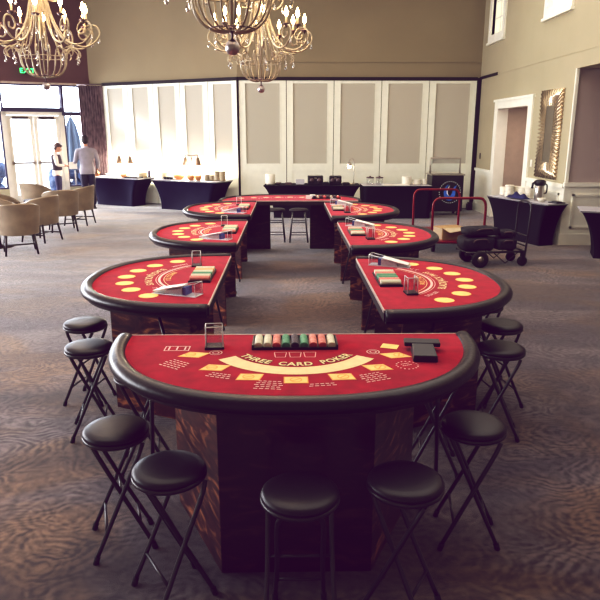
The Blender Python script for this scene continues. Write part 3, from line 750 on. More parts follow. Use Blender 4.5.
# ------------------------------------------------------------------ chandeliers
def make_chandelier():
    r = thing('chandelier', '', 'chandelier')     # origin at crystal ball centre
    def ring(pts, n, rad, name, mt, off=0., parent=r, seg=6):
        curve = bez([(p[0], 0, .12+(p[1]-.12)*(.84 if p[1] < 1 else 1)-(0 if p[1] < 1 else .14)) for p in pts], 4)
        me = None; outs = []
        for k in range(n):
            if me is None: me = MB().tube(curve, rad, seg).mesh(name, mt)
            o = bpy.data.objects.new(name, me); COL.objects.link(o); o.parent = parent; o.rotation_euler = (0, 0, off+2*PI*k/n); outs.append(o)
        return outs
    MB().ball((0, 0, 0), .052, 24, 14).build('glass_ball', 'silverball', r)
    MB().lathe([(.030, .040), (.030, .046), (.012, .054), (.008, .06), (.008, .10), (.03, .115), (.055, .12), (.03, .135), (.012, .15)], 16).build('finial', 'pewter', r)
    ring([(.02, .13), (.06, .105), (.14, .115), (.22, .175), (.27, .28), (.285, .38), (.30, .46), (.345, .52), (.41, .53), (.455, .49), (.46, .43), (.43, .40)], 18, .0075, 'basket_wire', 'gold')
    MB().tube([(.16*math.cos(a_), .16*math.sin(a_), .122) for a_ in [2*PI*k/36 for k in range(36)]], .005, 6, closed=True).build('basket_ring', 'pewter', r)
    MB().tube([(.288*math.cos(a_), .288*math.sin(a_), .355) for a_ in [2*PI*k/48 for k in range(48)]], .006, 6, closed=True).build('basket_rim', 'gold', r)
    MB().lathe([(.012, .15), (.012, .6), (.03, .66), (.045, .75), (.025, .85), (.02, 1.2), (.05, 1.28), (.06, 1.4), (.03, 1.5), (.03, 1.9), (.06, 1.95), (.02, 2.05), (.008, 2.1), (.008, CH-2.56), (.09, CH-2.56), (.09, CH-2.53)], 12).build('column', 'gold', r)
    ring([(.04, 1.75), (.07, 1.45), (.11, 1.15), (.19, .86), (.33, .64), (.50, .57), (.64, .63), (.72, .76), (.68, .88), (.57, .88), (.52, .79), (.56, .72), (.63, .74), (.63, .80)], 12, .0115, 'scroll_arm', 'gold', .1)
    ring([(.05, 1.70), (.10, 1.25), (.16, .90), (.22, .66), (.27, .50), (.285, .40)], 12, .007, 'strand', 'gold', .36)
    ring([(.05, 1.35), (.12, 1.22), (.24, 1.20), (.32, 1.30), (.28, 1.42), (.20, 1.40), (.21, 1.33)], 6, .009, 'upper_scroll', 'gold', .2)
    cup = MB().lathe([(.008, .86), (.012, .885), (.045, .90), (.05, .915), (.02, .918)], 14)
    cand = cup; cand_me = cand.mesh('candle_cup', 'pewter')
    sl = MB().lathe([(.014, .915), (.014, 1.0), (0, 1.0)], 10).mesh('candle_sleeve', 'candle')
    bl = MB().lathe([(.006, 1.0), (.022, 1.02), (.028, 1.045), (.017, 1.085), (.001, 1.125)], 10).mesh('bulb', 'bulb')
    for k in range(12):
        a_ = .1+2*PI*k/12; R_ = .615 if k % 2 == 0 else .56; dz = 0 if k % 2 == 0 else .03
        c_ = bpy.data.objects.new('candle', cand_me); COL.objects.link(c_); c_.parent = r; c_.location = (R_*math.cos(a_), R_*math.sin(a_), dz-.125)
        for nm, me in (('candle_sleeve', sl), ('bulb', bl)):
            o = bpy.data.objects.new(nm, me); COL.objects.link(o); o.parent = c_
    drop = MB(); drop.lathe([(.002, 0), (.006, -.012), (.004, -.02), (.012, -.045), (.018, -.065), (.013, -.083), (.001, -.092)], 8, smooth=False)
    dm = drop.mesh('crystal_drop', 'crystal')
    for R_, z, n, off in ((.455, .37, 9, 0), (.71, .63, 12, .1), (.31, 1.08, 6, .2), (.20, .70, 8, .3)):
        for k in range(n):
            a_ = off+2*PI*k/n; o = bpy.data.objects.new('crystal_drop', dm); COL.objects.link(o); o.parent = r; o.location = (R_*math.cos(a_), R_*math.sin(a_), z)
    return r
CD = make_chandelier()
CH_SP = [((-.375, 9.5, 2.535), 'pale gold candle chandelier hanging behind the nearer one, centre of the room'),
         ((-.395, 4.9, 2.535), 'chandelier nearest the viewer, only its dark wire basket and ball visible'),
         ((-3.17, 8.9, 2.535), 'pale gold candle chandelier with scroll arms at the upper left, before the windows')]
for i, (l, lab) in enumerate(CH_SP): place(CD, i > 0, l, .35*i, lab, 'scroll-arm crystal chandeliers')

# ------------------------------------------------------------------ tub chairs and lounge tables
def make_tub():
    r = thing('tub_chair', '', 'armchair')      # faces +y
    def shell(rad_o, extra=0.):
        rows_o = []; n = 36
        return n
    n = 36; outer = []; inner = []
    ths = [(-128+256*k/n) for k in range(n+1)]            # angle from back (-y)
    def top(th):
        q = min(abs(th)/128, 1); return .83-.20*(q**2.2)
    zs = [0, .25, .5, .75, 1]
    for s_, RR in ((0, .340), (1, .288)):
        G = []
        for f in zs:
            row = []
            for th in ths:
                zt = top(th); z0 = .33; z = z0+(zt-z0)*f
                rr = RR*(.90+.16*((z-z0)/.5)); a_ = math.radians(th)
                row.append((rr*1.02*math.sin(a_), -rr*1.0*math.cos(a_)+.0, z))
            G.append(row)
        (outer if s_ == 0 else inner).extend(G)
    mb = MB(); mb.grid(outer); mb.grid(inner)
    mb.grid([outer[-1], [((a_[0]+b_[0])/2, (a_[1]+b_[1])/2, a_[2]+.018) for a_, b_ in zip(outer[-1], inner[-1])], inner[-1]])
    mb.grid([outer[0], inner[0]])
    for idx in (0, -1): mb.grid([[g[idx] for g in outer], [g[idx] for g in inner]])
    mb.build('shell', 'tan', r)
    mb = MB(); pr = [(.0, .32), (.28, .32), (.30, .345), (.298, .43), (.28, .455), (.22, .465), (0, .468)]; mb.lathe(pr, 28, (0, .02, 0)); mb.build('seat_cushion', 'tan', r)
    for sx in (-1, 1):
        for sy in (-1, 1): MB().tube([(sx*.21, sy*.20, .335), (sx*.245, sy*.25, 0)], [.022, .014], 8).build('leg', 'darkwood', r)
        MB().tube([(sx*.232, -.23, .14), (sx*.232, .23, .14)], .011, 8).build('stretcher', 'darkwood', r)
    MB().tube([(-.232, 0, .14), (.232, 0, .14)], .011, 8).build('stretcher', 'darkwood', r)
    return r
TC = make_tub()
chairs = [(-4.46, 10.62, .45, 'tan leather tub chair nearest the viewer, its rounded back turned to us'),
          (-4.56, 11.85, 1.25, 'tan leather tub chair with back to the aisle, just behind the nearest one'),
          (-4.60, 13.12, .45, 'tan leather tub chair, third along the aisle with its back turned'),
          (-4.55, 14.05, 1.5, 'tan leather tub chair farthest along the aisle, standing in front of the man'),
          (-5.80, 15.0, -.5, 'tan leather tub chair with a dark shaded back, standing apart below the woman'),
          (-5.33, 12.28, -1.3, 'tan leather tub chair at the left edge, partly cut off by the frame')]
for i, (x, y, a_, lab) in enumerate(chairs): place(TC, i > 0, (x, y, 0), a_, lab, 'tan tub chairs')
LT = thing('lounge_table', '', 'table')
MB().lathe([(0, .50), (.34, .50), (.35, .512), (.35, .53), (.34, .54), (0, .54)], 40).build('table_top', 'darktop', LT)
MB().lathe([(.035, .04), (.035, .50)], 14).build('pedestal', 'darkwood', LT)
MB().lathe([(.24, 0), (.24, .015), (.05, .04), (.0, .045)], 28).build('base', 'darkwood', LT)
place(LT, False, (-5.08, 11.22, 0), 0, 'small dark round pedestal table among the nearest tub chairs', 'round lounge tables')
place(LT, True, (-5.36, 14.05, 0), 0, 'small dark round pedestal table among the farther tub chairs', 'round lounge tables')
fl = thing('flower_ornament', 'small dark blue flower ornament on the nearest lounge table at left edge', 'ornament', (-4.93, 11.0, .54))
MB().lathe([(.03, 0), (.045, .02), (.03, .06), (.02, .08)], 14).build('vase', 'darkwood', fl)
pe = MB()
for k in range(7):
    a_ = 2*PI*k/7; pe.ball((.04*math.cos(a_), .04*math.sin(a_), .105), .028, 8, 6, 0, (1, 1, .6))
pe.build('petals', 'black_flower', fl); MB().ball((0, 0, .115), .02, 8, 6).build('flower_center', 'white', fl)

# ------------------------------------------------------------------ stretch-cover buffet tables
def buffet(label, loc, rz, hx, hy, fab, top='linen', h_=.75, pull=.26):
    r = thing('buffet_table', label, 'table', loc, rz, 'buffet tables under stretch covers')
    rows = []; n = 16
    def outline(f):
        # f 0 floor .. 1 top ; corners at legs, edges sucked in
        ins = pull*(1-f)**.55*(1 if f > .15 else .92) if f < 1 else 0
        ins = pull*(1-(f)**2.0)**.8 if f > 0 else pull*.97
        X = hx-ins; Y = hy-ins*.35; sag = .05*math.sin(PI*min(max(f, 0), 1))
        pts = []
        for (ax, ay), (bx, by), ndir in (((-X, -Y), (X, -Y), (0, 1)), ((X, -Y), (X, Y), (-1, 0)), ((X, Y), (-X, Y), (0, -1)), ((-X, Y), (-X, -Y), (1, 0))):
            for k in range(n):
                t = k/n; q = sag*math.sin(PI*t); pts.append((ax+(bx-ax)*t+ndir[0]*q, ay+(by-ay)*t+ndir[1]*q, h_*f))
        return pts
    G = [outline(f) for f in [0, .08, .2, .35, .5, .65, .78, .88, .95, .985, 1.]]
    MB().grid(G, closed=True).build('stretch_cover', fab, r)
    MB().box(-hx+.005, hx-.005, -hy+.005, hy-.005, h_-.02, h_+.006).build('table_top', top, r, bevel=.006)
    return r
angL = math.atan2((A-B).y, (A-B).x)
b1 = buffet('navy stretch-covered buffet table in the back left corner, behind the man', (-4.64, 18.00, 0), angL, .96, .36, 'navy', pull=.32)
b2 = buffet('navy stretch-covered buffet table along the left folding wall, nearer one', (-2.50, 16.83, 0), angL, 1.04, .38, 'navy')
b3 = buffet('black stretch-covered table before the back wall, behind the far cross table', (.56, 15.32, 0), -.05, 1.12, .40, 'navyblack', 'navyblack', pull=.24)
b4 = buffet('dark flat-sided covered table before the back wall, beside the black cabinet', (2.52, 15.25, 0), 0, .80, .40, 'navyblack', 'linen', pull=.03)
b5 = buffet('dark stretch-covered service table by the right wall, under the mirror', (4.36, 11.79, 0), math.radians(-72), .875, .225, 'navyblack', 'linen', pull=.22)
b6 = buffet('dark stretch-covered table at the right edge of view before the alcove', (5.57, 10.02, 0), math.radians(-20), .92, .38, 'navyblack', 'linen', pull=.28)

def bat(root, x, y, z=.757): return at(root, x, y, z)
# heat lamps
def heat_lamp(loc, rz, lab, two=[None]):
    if two[0] is not None: return dup(two[0], loc, rz, lab)
    r = thing('heat_lamp', lab, 'heat lamp', loc, rz, 'double heat lamps')
    MB().lathe([(.13, 0), (.13, .015), (.03, .03), (0, .03)], 20).build('base', 'lampmetal', r)
    MB().tube([(0, 0, .02), (0, 0, .56)], .014, 8).tube(bez([(-.20, 0, .55), (-.18, 0, .62), (0, 0, .60), (.18, 0, .62), (.20, 0, .55)], 4), .012, 8).build('stand', 'lampmetal', r)
    for s in (-1, 1):
        sh = MB().lathe([(.02, .56), (.04, .54), (.06, .47), (.09, .36), (.085, .36), (.05, .46), (.015, .54)], 18, (s*.20, 0, 0)).build('lamp_shade', 'lampmetal', r)
        MB().ball((s*.20, 0, .40), .035, 10, 7).build('bulb', 'lampglow', sh)
    two[0] = r; return r
heat_lamp(bat(b1, .14, .08), angL, 'double-headed heat lamp on the corner buffet table behind the man')
heat_lamp(bat(b2, -.06, .12), angL, 'double-headed heat lamp on the nearer left buffet table')
# crockery helper
def stack(kind, loc, r, h_, mt, lab, cat, grp, parts=6):
    o = MB(); prof = [(0, 0)]
    for k in range(parts):
        z = h_*k/parts; prof += [(r*.8, z), (r, z+h_/parts*.55), (r, z+h_/parts*.8)]
    prof += [(r*.9, h_), (0, h_*.97)]
    o.lathe(prof, 20); o = o.build(kind, mt, loc=loc); return tag(o, lab, cat, grp)
def bowl(loc, r, h_, mt, lab, fill=None, cat='bowl'):
    t = thing('serving_bowl', lab, cat, loc)
    MB().lathe([(r*.5, 0), (r*.8, h_*.4), (r, h_), (r*.94, h_), (r*.7, h_*.4), (0, h_*.25)], 22).build('bowl', mt, t)
    if fill: MB().ball((0, 0, h_*.7), r*.8, 14, 7, 0, (1, 1, .45)).build('contents', fill, t)
    return t
bowl(bat(b1, -.78, -.08), .12, .12, 'copper', 'copper bowl at the left end of the corner buffet table', 'food')
bowl(bat(b1, .30, -.17), .10, .10, 'copper', 'small copper bowl in front of the corner heat lamp', 'food')
bowl(bat(b1, -.35, .05), .16, .08, 'white', 'shallow white bowl left of the corner heat lamp')
stack('plate_stack', bat(b1, .78, .05), .13, .14, 'buffchina', 'stack of white plates at the right end of the corner buffet table', 'plates', 'white stacks on the left buffets')
MB_bottle = MB().lathe([(.035, 0), (.037, .02), (.037, .16), (.014, .21), (.014, .27), (0, .27)], 14).build('bottle', 'alu', loc=bat(b1, .86, .22)); tag(MB_bottle, 'slim dark bottle standing behind the plates on the corner buffet', 'bottle')
tr_ = MB().box(-.22, .22, -.12, .12, 0, .02).box(-.22, .22, -.12, -.10, .02, .04).box(-.22, .22, .1, .12, .02, .04).build('serving_tray', 'blackplastic', loc=bat(b1, .68, -.20), rz=angL); tag(tr_, 'black serving tray near the right end of the corner buffet table', 'tray')
stack('plate_stack', bat(b2, -.92, .1), .13, .15, 'buffchina', 'stack of white plates at the left end of the nearer left buffet', 'plates', 'white stacks on the left buffets')
for i, x in enumerate((-.76, -.66, -.56)): bowl(bat(b2, x, -.12), .055, .06, 'blackplastic', f'tiny black condiment bowl, {ORD[i]} from the left on the nearer left buffet', None)
bowl(bat(b2, -.36, -.05), .17, .13, 'copper', 'large copper dish of food left of the nearer heat lamp', 'food', 'dish')
bowl(bat(b2, .10, -.16), .11, .14, 'copper', 'copper pot just right of the nearer heat lamp', 'food', 'pot')
bowl(bat(b2, .30, -.12), .11, .14, 'copper', 'copper pot second right of the nearer heat lamp', 'food', 'pot')
for i, (x, hh, rr) in enumerate(((.49, .16, .075), (.645, .14, .07), (.80, .24, .08), (.97, .24, .08))):
    stack('cup_stack', bat(b2, x, .0), rr, hh, 'buffchina', ['short white cup stack, first right of the copper pots', 'short white cup stack, second right of the copper pots', 'tall white cup stack near the right end of the left buffet', 'tall white cup stack at the right end of the left buffet'][i], 'cups', 'white stacks on the left buffets', 4)
sg = MB().box(-.16, .16, -.01, .01, 0, .22).box(-.16, .16, -.05, .05, 0, .01).build('menu_card', 'white', loc=bat(b2, .55, .25), rz=angL); tag(sg, 'white standing menu card at the back of the nearer left buffet', 'menu card')
# middle back table items
cylw = MB().lathe([(.0, 0), (.10, 0), (.11, .02), (.11, .23), (.10, .24), (0, .24)], 22).build('ice_bucket', 'white', loc=bat(b3, -.98, -.05)); tag(cylw, 'plain white bucket at the left end of the black back table', 'bucket')
def speaker(loc, lab, w):
    r = thing('radio', lab, 'radio', loc, 0, 'black boxy radios')
    MB().box(-w/2, w/2, -.1, .1, 0, .20).build('case', 'blackplastic', r, bevel=.012)
    for s in (-1, 1):
        q = MB(); q.xf = Matrix.Translation((s*w*.24, -.10, .10)) @ Matrix.Rotation(PI/2, 4, 'X'); q.lathe([(.05, 0), (.055, .006), (.02, .002), (0, .004)], 18); q.build('speaker_cone', 'pewter', r)
    MB().box(-.03, .03, -.103, -.1, .13, .17).build('display', 'steel', r)
speaker(bat(b3, .08, .0), 'wider black boxy radio in the middle of the black back table', .36)
speaker(bat(b3, .55, .0), 'narrower black boxy radio right of the wider one on the back table', .28)
for i, (x, y, w, hh, mt) in enumerate(((-.55, -.05, .16, .04, 'pewter'), (-.28, 0, .20, .11, 'linen'), (.325, -.12, .14, .06, 'blackplastic'), (.80, -.1, .16, .05, 'blackplastic'))):
    o = MB().box(-w/2, w/2, -.09, .09, 0, hh).box(-w/2+.02, w/2-.02, -.07, .07, hh, hh+.008).build('equipment_case', mt, loc=bat(b3, x, y), bevel=.006)
    tag(o, ['flat dark case near the left of the black back table', 'grey case left of the wider radio on the back table', 'low black case between the two radios', 'low black case right of the narrower radio'][i], 'case')
bowl(bat(b3, -.78, -.12), .07, .05, 'pewter', 'small dark dish beside the white bucket')
lampb = thing('table_lamp', 'slim silver lamp with one lit head at the right of the black back table', 'lamp', bat(b3, .93, .10))
MB().lathe([(.10, 0), (.10, .012), (.02, .025), (0, .025)], 20).build('base', 'steel', lampb)
MB().tube(bez([(.06, 0, .02), (.06, 0, .45), (.05, 0, .56), (0, 0, .60), (-.05, 0, .55), (-.05, 0, .50)], 5), .011, 8).build('stand', 'steel', lampb)
MB().lathe([(.02, .50), (.045, .48), (.06, .42), (.055, .42), (.01, .49)], 16, (-.05, 0, 0)).build('lamp_shade', 'steel', lampb)
MB().ball((-.05, 0, .415), .05, 12, 8).build('bulb', 'lampglow', lampb)
# flat table items
for i, (x, lab) in enumerate(((-.62, 'clear glass jar on the flat-sided table, left of the pair'), (-.40, 'clear glass jar on the flat-sided table, right of the pair'))):
    j = thing('glass_jar', lab, 'jar', bat(b4, x+.02, -.05), 0, 'glass jars')
    MB().lathe([(.08, 0), (.085, .02), (.085, .13), (.07, .15)], 18).build('jar', 'acrylic', j); MB().lathe([(.088, .15), (.088, .175), (.02, .18), (.02, .20), (0, .2)], 18).build('lid', 'pewter', j)
tp = MB().box(-.3, .3, -.15, .15, 0, .015).build('paper_tray', 'white', loc=bat(b4, -.02, -.15)); tag(tp, 'flat white tray in the middle of the flat-sided table', 'tray')
for i, (x, hh, lab) in enumerate(((.27, .19, 'tall white plate stack on the flat-sided table'), (.51, .12, 'lower white plate stack left of its neighbour on the flat-sided table'), (.69, .13, 'low white plate stack at the right end of the flat-sided table'))):
    stack('plate_stack', bat(b4, x, -.02), (.12, .105, .065)[i], hh, 'white', ['tall white plate stack on the flat-sided table', 'lower white plate stack right of the tall one', 'small white plate stack next to the black cabinet'][i], 'plates', 'white plate stacks by the cabinet')
# service table items (local x along table toward viewer right)
SV = [(-.78, .16, 'first'), (-.59, .17, 'second'), (-.40, .20, 'third'), (-.215, .20, 'fourth'), (-.03, .21, 'fifth')]
for i, (x, hh, o_) in enumerate(SV):
    for j, y in enumerate((.12, -.06) if i == 2 else (.10,)):
        stack('cup_stack', bat(b5, x, y), .085, hh+.03*j, 'white', f'white cup stack, {o_} from the doorway end of the service table'+(', {} row'.format(('rear', 'front')[j]) if i == 2 else ''), 'cups', 'white cup stacks on the service table', 5)
nb = MB(); P = []
for i in range(9):
    row = []
    for k in range(25):
        u_ = k/24; v_ = i/8; x = (u_-.5)*.52; y = (v_-.5)*.17
        z = .02+.12*math.sin(PI*u_)**.6*math.sin(PI*v_)**.6*(.75+.25*math.sin(u_*14+v_*5)); row.append((x, y, z))
    P.append(row)
nb.grid(P); nbo = nb.build('cloth_bundle', 'navycloth', loc=bat(b5, -.06, -.115), rz=math.radians(-72)); tag(nbo, 'crumpled navy cloth bundle on the front of the service table', 'cloth')
ap = thing('coffee_airpot', 'silver coffee airpot with black pump top on the service table', 'coffee pot', bat(b5, .29, .06))
MB().lathe([(.075, 0), (.08, .01), (.08, .26), (.07, .28)], 22).build('body', 'steel', ap)
MB().lathe([(.085, .27), (.10, .30), (.10, .345), (.06, .37), (0, .375)], 22).build('pump_top', 'blackplastic', ap)
MB().tube([(-.08, -.02, .33), (-.14, -.04, .31), (-.15, -.04, .22)], .02, 8).build('spout', 'blackplastic', ap); MB().tube(bez([(.09, 0, .30), (.13, 0, .27), (.13, 0, .15), (.085, 0, .12)], 4), .012, 8).build('handle', 'blackplastic', ap)
bowl(bat(b5, .52, -.06), .08, .07, 'white', 'white bowl beside the coffee airpot')
tr2_ = MB().box(-.11, .11, -.09, .09, 0, .015).box(-.07, .07, -.05, .05, .015, .03).build('napkin_tray', 'blackplastic', loc=bat(b5, .74, .08), rz=math.radians(-72)); tag(tr2_, 'small black tray at the near end of the service table', 'tray')

# ------------------------------------------------------------------ black cabinet cart with emblem
cb = thing('bar_cabinet', 'black wheeled cabinet with blue emblem in a dotted ring, against the back wall', 'cabinet', (3.80, 15.68, 0))
MB().box(-.38, .38, -.30, .30, .10, .95).build('body', 'blackplastic', cb, bevel=.02)
MB().box(-.40, .40, -.32, .32, .95, .985).build('top', 'steel', cb, bevel=.006)
MB().tube([(-.36, .05, .98), (-.36, .05, 1.34), (.36, .05, 1.34), (.36, .05, .98)], .022, 8).build('guard_frame', 'steel', cb)
MB().box(-.35, .35, .045, .055, 1.02, 1.32).build('guard_pane', 'acrylic', cb)
em = MB()
for k in range(30):
    a_ = 2*PI*k/30
    q = MB(); q.xf = Matrix.Translation((.06+.255*math.cos(a_), -.303, .56+.255*math.sin(a_))) @ Matrix.Rotation(PI/2, 4, 'X'); q.lathe([(0, .003), (.011, .003), (.011, 0)], 8); em.add(q.v, q.f)
em.build('emblem_ring', 'emblemw', cb, label='ring of white dots')
sw = MB()
def swoosh(mb, pts, ws, m=0):
    c_ = bez(pts, 6); n_ = len(c_); a_, b_ = [], []
    for i in range(n_):
        t = (c_[min(i+1, n_-1)]-c_[max(i-1, 0)]).normalized(); nn = Vector((-t.z, 0, t.x)); u_ = i/(n_-1)*(len(ws)-1); k_ = min(int(u_), len(ws)-2); w_ = ws[k_]+(ws[k_+1]-ws[k_])*(u_-k_)
        a_.append(tuple(c_[i]+nn*w_)); b_.append(tuple(c_[i]-nn*w_))
    mb.grid([a_, b_], m, False)
swoosh(sw, [(.02, -.304, .74), (-.04, -.304, .66), (-.05, -.304, .54), (.0, -.304, .43), (.09, -.304, .42), (.15, -.304, .52), (.16, -.304, .64), (.21, -.304, .72)], [.004, .022, .04, .05, .055, .045, .03, .006])
swoosh(sw, [(.05, -.306, .72), (.0, -.306, .62), (.0, -.306, .53), (.05, -.306, .47)], [.004, .014, .012, .003], 1)
sw.build('emblem', ['emblemb', 'emblemw'], cb, label='blue swooping bird-like emblem')
for sx in (-.3, .3):
    for sy in (-.2, .2):
        q = MB(); q.xf = Matrix.Translation((sx, sy, .05)) @ Matrix.Rotation(PI/2, 4, 'Y'); q.lathe([(.0, -.02), (.05, -.02), (.05, .02), (0, .02)], 16); q.xf = Matrix.Identity(4); q.box(sx-.025, sx+.025, sy-.02, sy+.02, .05, .11); q.build('caster', 'rubber', cb)
ds = MB().box(-.07, .07, -.07, .07, 0, .16).box(-.05, .05, -.05, .05, .16, .20).build('door_stop', 'blackplastic', loc=(4.68, 16.55, 0), bevel=.008); tag(ds, 'small black block on the floor in the back right corner', 'block')

# ------------------------------------------------------------------ red platform truck, box
pt = thing('platform_truck', 'red tubular platform truck with two hoop handles', 'cart', (2.79, 11.25, 0))
MB().box(-.46, .46, -.85, .85, .17, .21).build('platform', 'redpaint', pt, bevel=.01)
for y in (-.82, .82):
    MB().tube(bez([(-.43, y, .19), (-.43, y, .50), (-.43, y, .78), (-.39, y, .88), (-.30, y, .91), (0, y, .91), (.30, y, .91), (.39, y, .88), (.43, y, .78), (.43, y, .5), (.43, y, .19)], 4), .021, 10).build('hoop_handle', 'redpaint', pt)
for sx in (-.36, .36):
    for sy in (-.65, .65):
        q = MB(); q.xf = Matrix.Translation((sx, sy, .075)) @ Matrix.Rotation(PI/2, 4, 'Y'); q.lathe([(0, -.02), (.075, -.02), (.075, .02), (0, .02)], 18); q.xf = Matrix.Identity(4); q.box(sx-.03, sx+.03, sy-.03, sy+.03, .09, .17); q.build('wheel', 'rubber', pt)
bx = thing('cardboard_box', 'brown cardboard box lying on the red platform truck', 'box', (2.72, 10.72, .21), .28)
MB().box(-.22, .22, -.16, .16, 0, .20).build('carton', 'cardboard', bx, bevel=.004)
MB().add([(-.22, -.16, .201), (.22, -.16, .201), (.30, -.20, .17), (-.16, -.30, .14)][:4], [(0, 1, 2, 3)]).build('flap', 'cboard2', bx)
MB().box(-.2205, -.22, -.15, .15, .01, .19).build('label_side', 'cboard2', bx)

# ------------------------------------------------------------------ black equipment cart with bags
ec = thing('equipment_cart', 'black folding equipment cart with four wheels beside the red truck', 'cart', (3.12, 9.55, 0), .12)
fr = MB()
for y in (-.20, .20): fr.tube([(-.52, y, .22), (.41, y, .22)], .016, 8)
for x in (-.50, -.1, .2, .40): fr.tube([(x, -.2, .22), (x, .2, .22)], .014, 8)
fr.build('frame', 'blackmetal', ec)
MB().tube(bez([(.40, -.20, .14), (.43, -.20, .55), (.44, -.20, .84), (.44, -.15, .93), (.44, 0, .95), (.44, .15, .93), (.44, .20, .84), (.43, .20, .55), (.40, .20, .14)], 5), .016, 8).build('handle', 'blackmetal', ec)
MB().tube([(.42, -.2, .45), (.42, .2, .45)], .012, 8).tube([(.41, -.2, .3), (.41, .2, .3)], .012, 8).build('handle_rung', 'blackmetal', ec)
for y in (-.25, .25):
    q = MB(); q.xf = Matrix.Translation((-.32, y, .125)) @ Matrix.Rotation(PI/2, 4, 'X'); q.lathe([(.05, -.03), (.085, -.035), (.12, -.03), (.126, 0), (.12, .03), (.085, .035), (.05, .03)], 24); w_ = q.build('wheel', 'rubber', ec)
    q = MB(); q.xf = Matrix.Translation((-.32, y, .125)) @ Matrix.Rotation(PI/2, 4, 'X'); q.lathe([(0, -.035), (.05, -.03), (.05, .03), (0, .035)], 16); q.build('hub', 'steel', w_)
for y in (-.19, .19):
    q = MB(); q.xf = Matrix.Translation((.37, y, .075)) @ Matrix.Rotation(PI/2, 4, 'X'); q.lathe([(0, -.018), (.04, -.022), (.072, -.02), (.075, 0), (.072, .02), (.04, .022), (0, .018)], 20); q.xf = Matrix.Identity(4); q.box(.35, .39, y-.03, y+.03, .09, .21); q.build('caster', 'rubber', ec)
MB().tube([(-.32, -.25, .125), (-.32, .25, .125)], .012, 8).build('axle', 'steel', ec)
for z0, y_ in ((.22, -.2), (.22, .2)):
    MB().tube([(-.1, y_, .22), (.1, y_, .05), (.3, y_, .22)], .009, 6).build('brace', 'blackmetal', ec)
def soft(nx, ny, nz, seed, e=.35):
    mb = MB(); rows = []; rnd = random.Random(seed)
    for i in range(13):
        ph = -PI/2+PI*i/12; row = []
        for k in range(28):
            th = 2*PI*k/28
            f = lambda c: math.copysign(abs(c)**e, c)
            w = 1+.05*rnd.uniform(-1, 1)
            row.append((nx*f(math.cos(ph))*f(math.cos(th))*w, ny*f(math.cos(ph))*f(math.sin(th))*w, nz*(1+f(math.sin(ph)))*w))
        rows.append(row)
    return mb.grid(rows, closed=True)
def bag(label, off, dims, seed, rz=0):
    c_, s_ = math.cos(.12), math.sin(.12); x, y, z = off
    t = thing('equipment_bag', label, 'bag', (3.12+x*c_-y*s_, 9.55+x*s_+y*c_, z), .12+rz, 'black bags on the equipment cart')
    soft(*dims, seed).build('bag_body', 'bag', t)
    MB().tube(bez([(-dims[0]*.5, -dims[1]*1.0, dims[2]*1.3), (-dims[0]*.3, -dims[1]*1.1, dims[2]*1.75), (dims[0]*.3, -dims[1]*1.1, dims[2]*1.75), (dims[0]*.5, -dims[1]*1.0, dims[2]*1.3)], 4), .012, 6).build('strap', 'pewter', t)
bag('big black bag lying at the wheel end of the equipment cart', (-.30, 0, .237), (.24, .20, .10), 1)
bag('lumpy black bag in the middle of the equipment cart', (.13, 0, .237), (.16, .19, .085), 2)
bag('long black bag lying on top of the other bags on the cart', (-.24, 0, .455), (.27, .15, .06), 3, .1)
bag('small black bag leaning near the cart handle', (.17, .02, .425), (.13, .14, .045), 4, -.1)

# ------------------------------------------------------------------ mirror, switches
mi = thing('wall_mirror', 'tall rectangular mirror with fluted sunburst bronze frame on the right wall', 'mirror', (RX-.005, 12.08, 1.12))
W_, H_ = .47, 1.58; iw, ih = .17, .50
mb = MB(); segs = []
def edge_pt(s):   # perimeter param -> (y,z) outer, inner
    per = [(-W_, 0), (W_, 0), (W_, H_), (-W_, H_)]; inn_ = [(-iw, H_/2-ih), (iw, H_/2-ih), (iw, H_/2+ih), (-iw, H_/2+ih)]
    k = int(s) % 4; f = s-int(s); a_, b_ = per[k], per[(k+1) % 4]; c_, d_ = inn_[k], inn_[(k+1) % 4]
    return (a_[0]+(b_[0]-a_[0])*f, a_[1]+(b_[1]-a_[1])*f), (c_[0]+(d_[0]-c_[0])*f, c_[1]+(d_[1]-c_[1])*f)
rows = []
cnt = [8, 22, 8, 22]
for k in range(4):
    for j in range(cnt[k]*4):
        s = k+j/(cnt[k]*4); o_, i_ = edge_pt(s); wv = math.sin(j/4*2*PI)
        sc1 = 1+.04*wv
        rows.append([(0, o_[0]*sc1, o_[1]), (-.03-.028*wv, o_[0]*sc1, o_[1]), (-.055-.022*wv, (o_[0]+i_[0])/2, (o_[1]+i_[1])/2), (-.045, i_[0], i_[1])])
mb.grid([[rows[i][j] for i in range(len(rows))] for j in range(4)], closed=True)
mb.build('fluted_frame', 'mirrorframe', mi)
MB().box(-.042, -.03, -iw, iw, H_/2-ih, H_/2+ih).build('mirror_glass', 'mirrorglass', mi)
MB().box(-.03, 0, -iw, iw, H_/2-ih, H_/2+ih).build('backing', 'pewter', mi)
for loc, lab, mt in (((RX, 16.4, 1.30), 'small dark wall switch near the back right corner', 'switch'), ((RX, 12.9, 1.28), 'pale wall switch plate between doorway and mirror', 'trim')):
    t = thing('light_switch', lab, 'switch', loc)
    MB().box(-.012, -.001, -.04, .04, 0, .14).build('plate', mt, t, bevel=.003); MB().box(-.02, -.012, -.012, .012, .05, .09).build('toggle', mt, t)

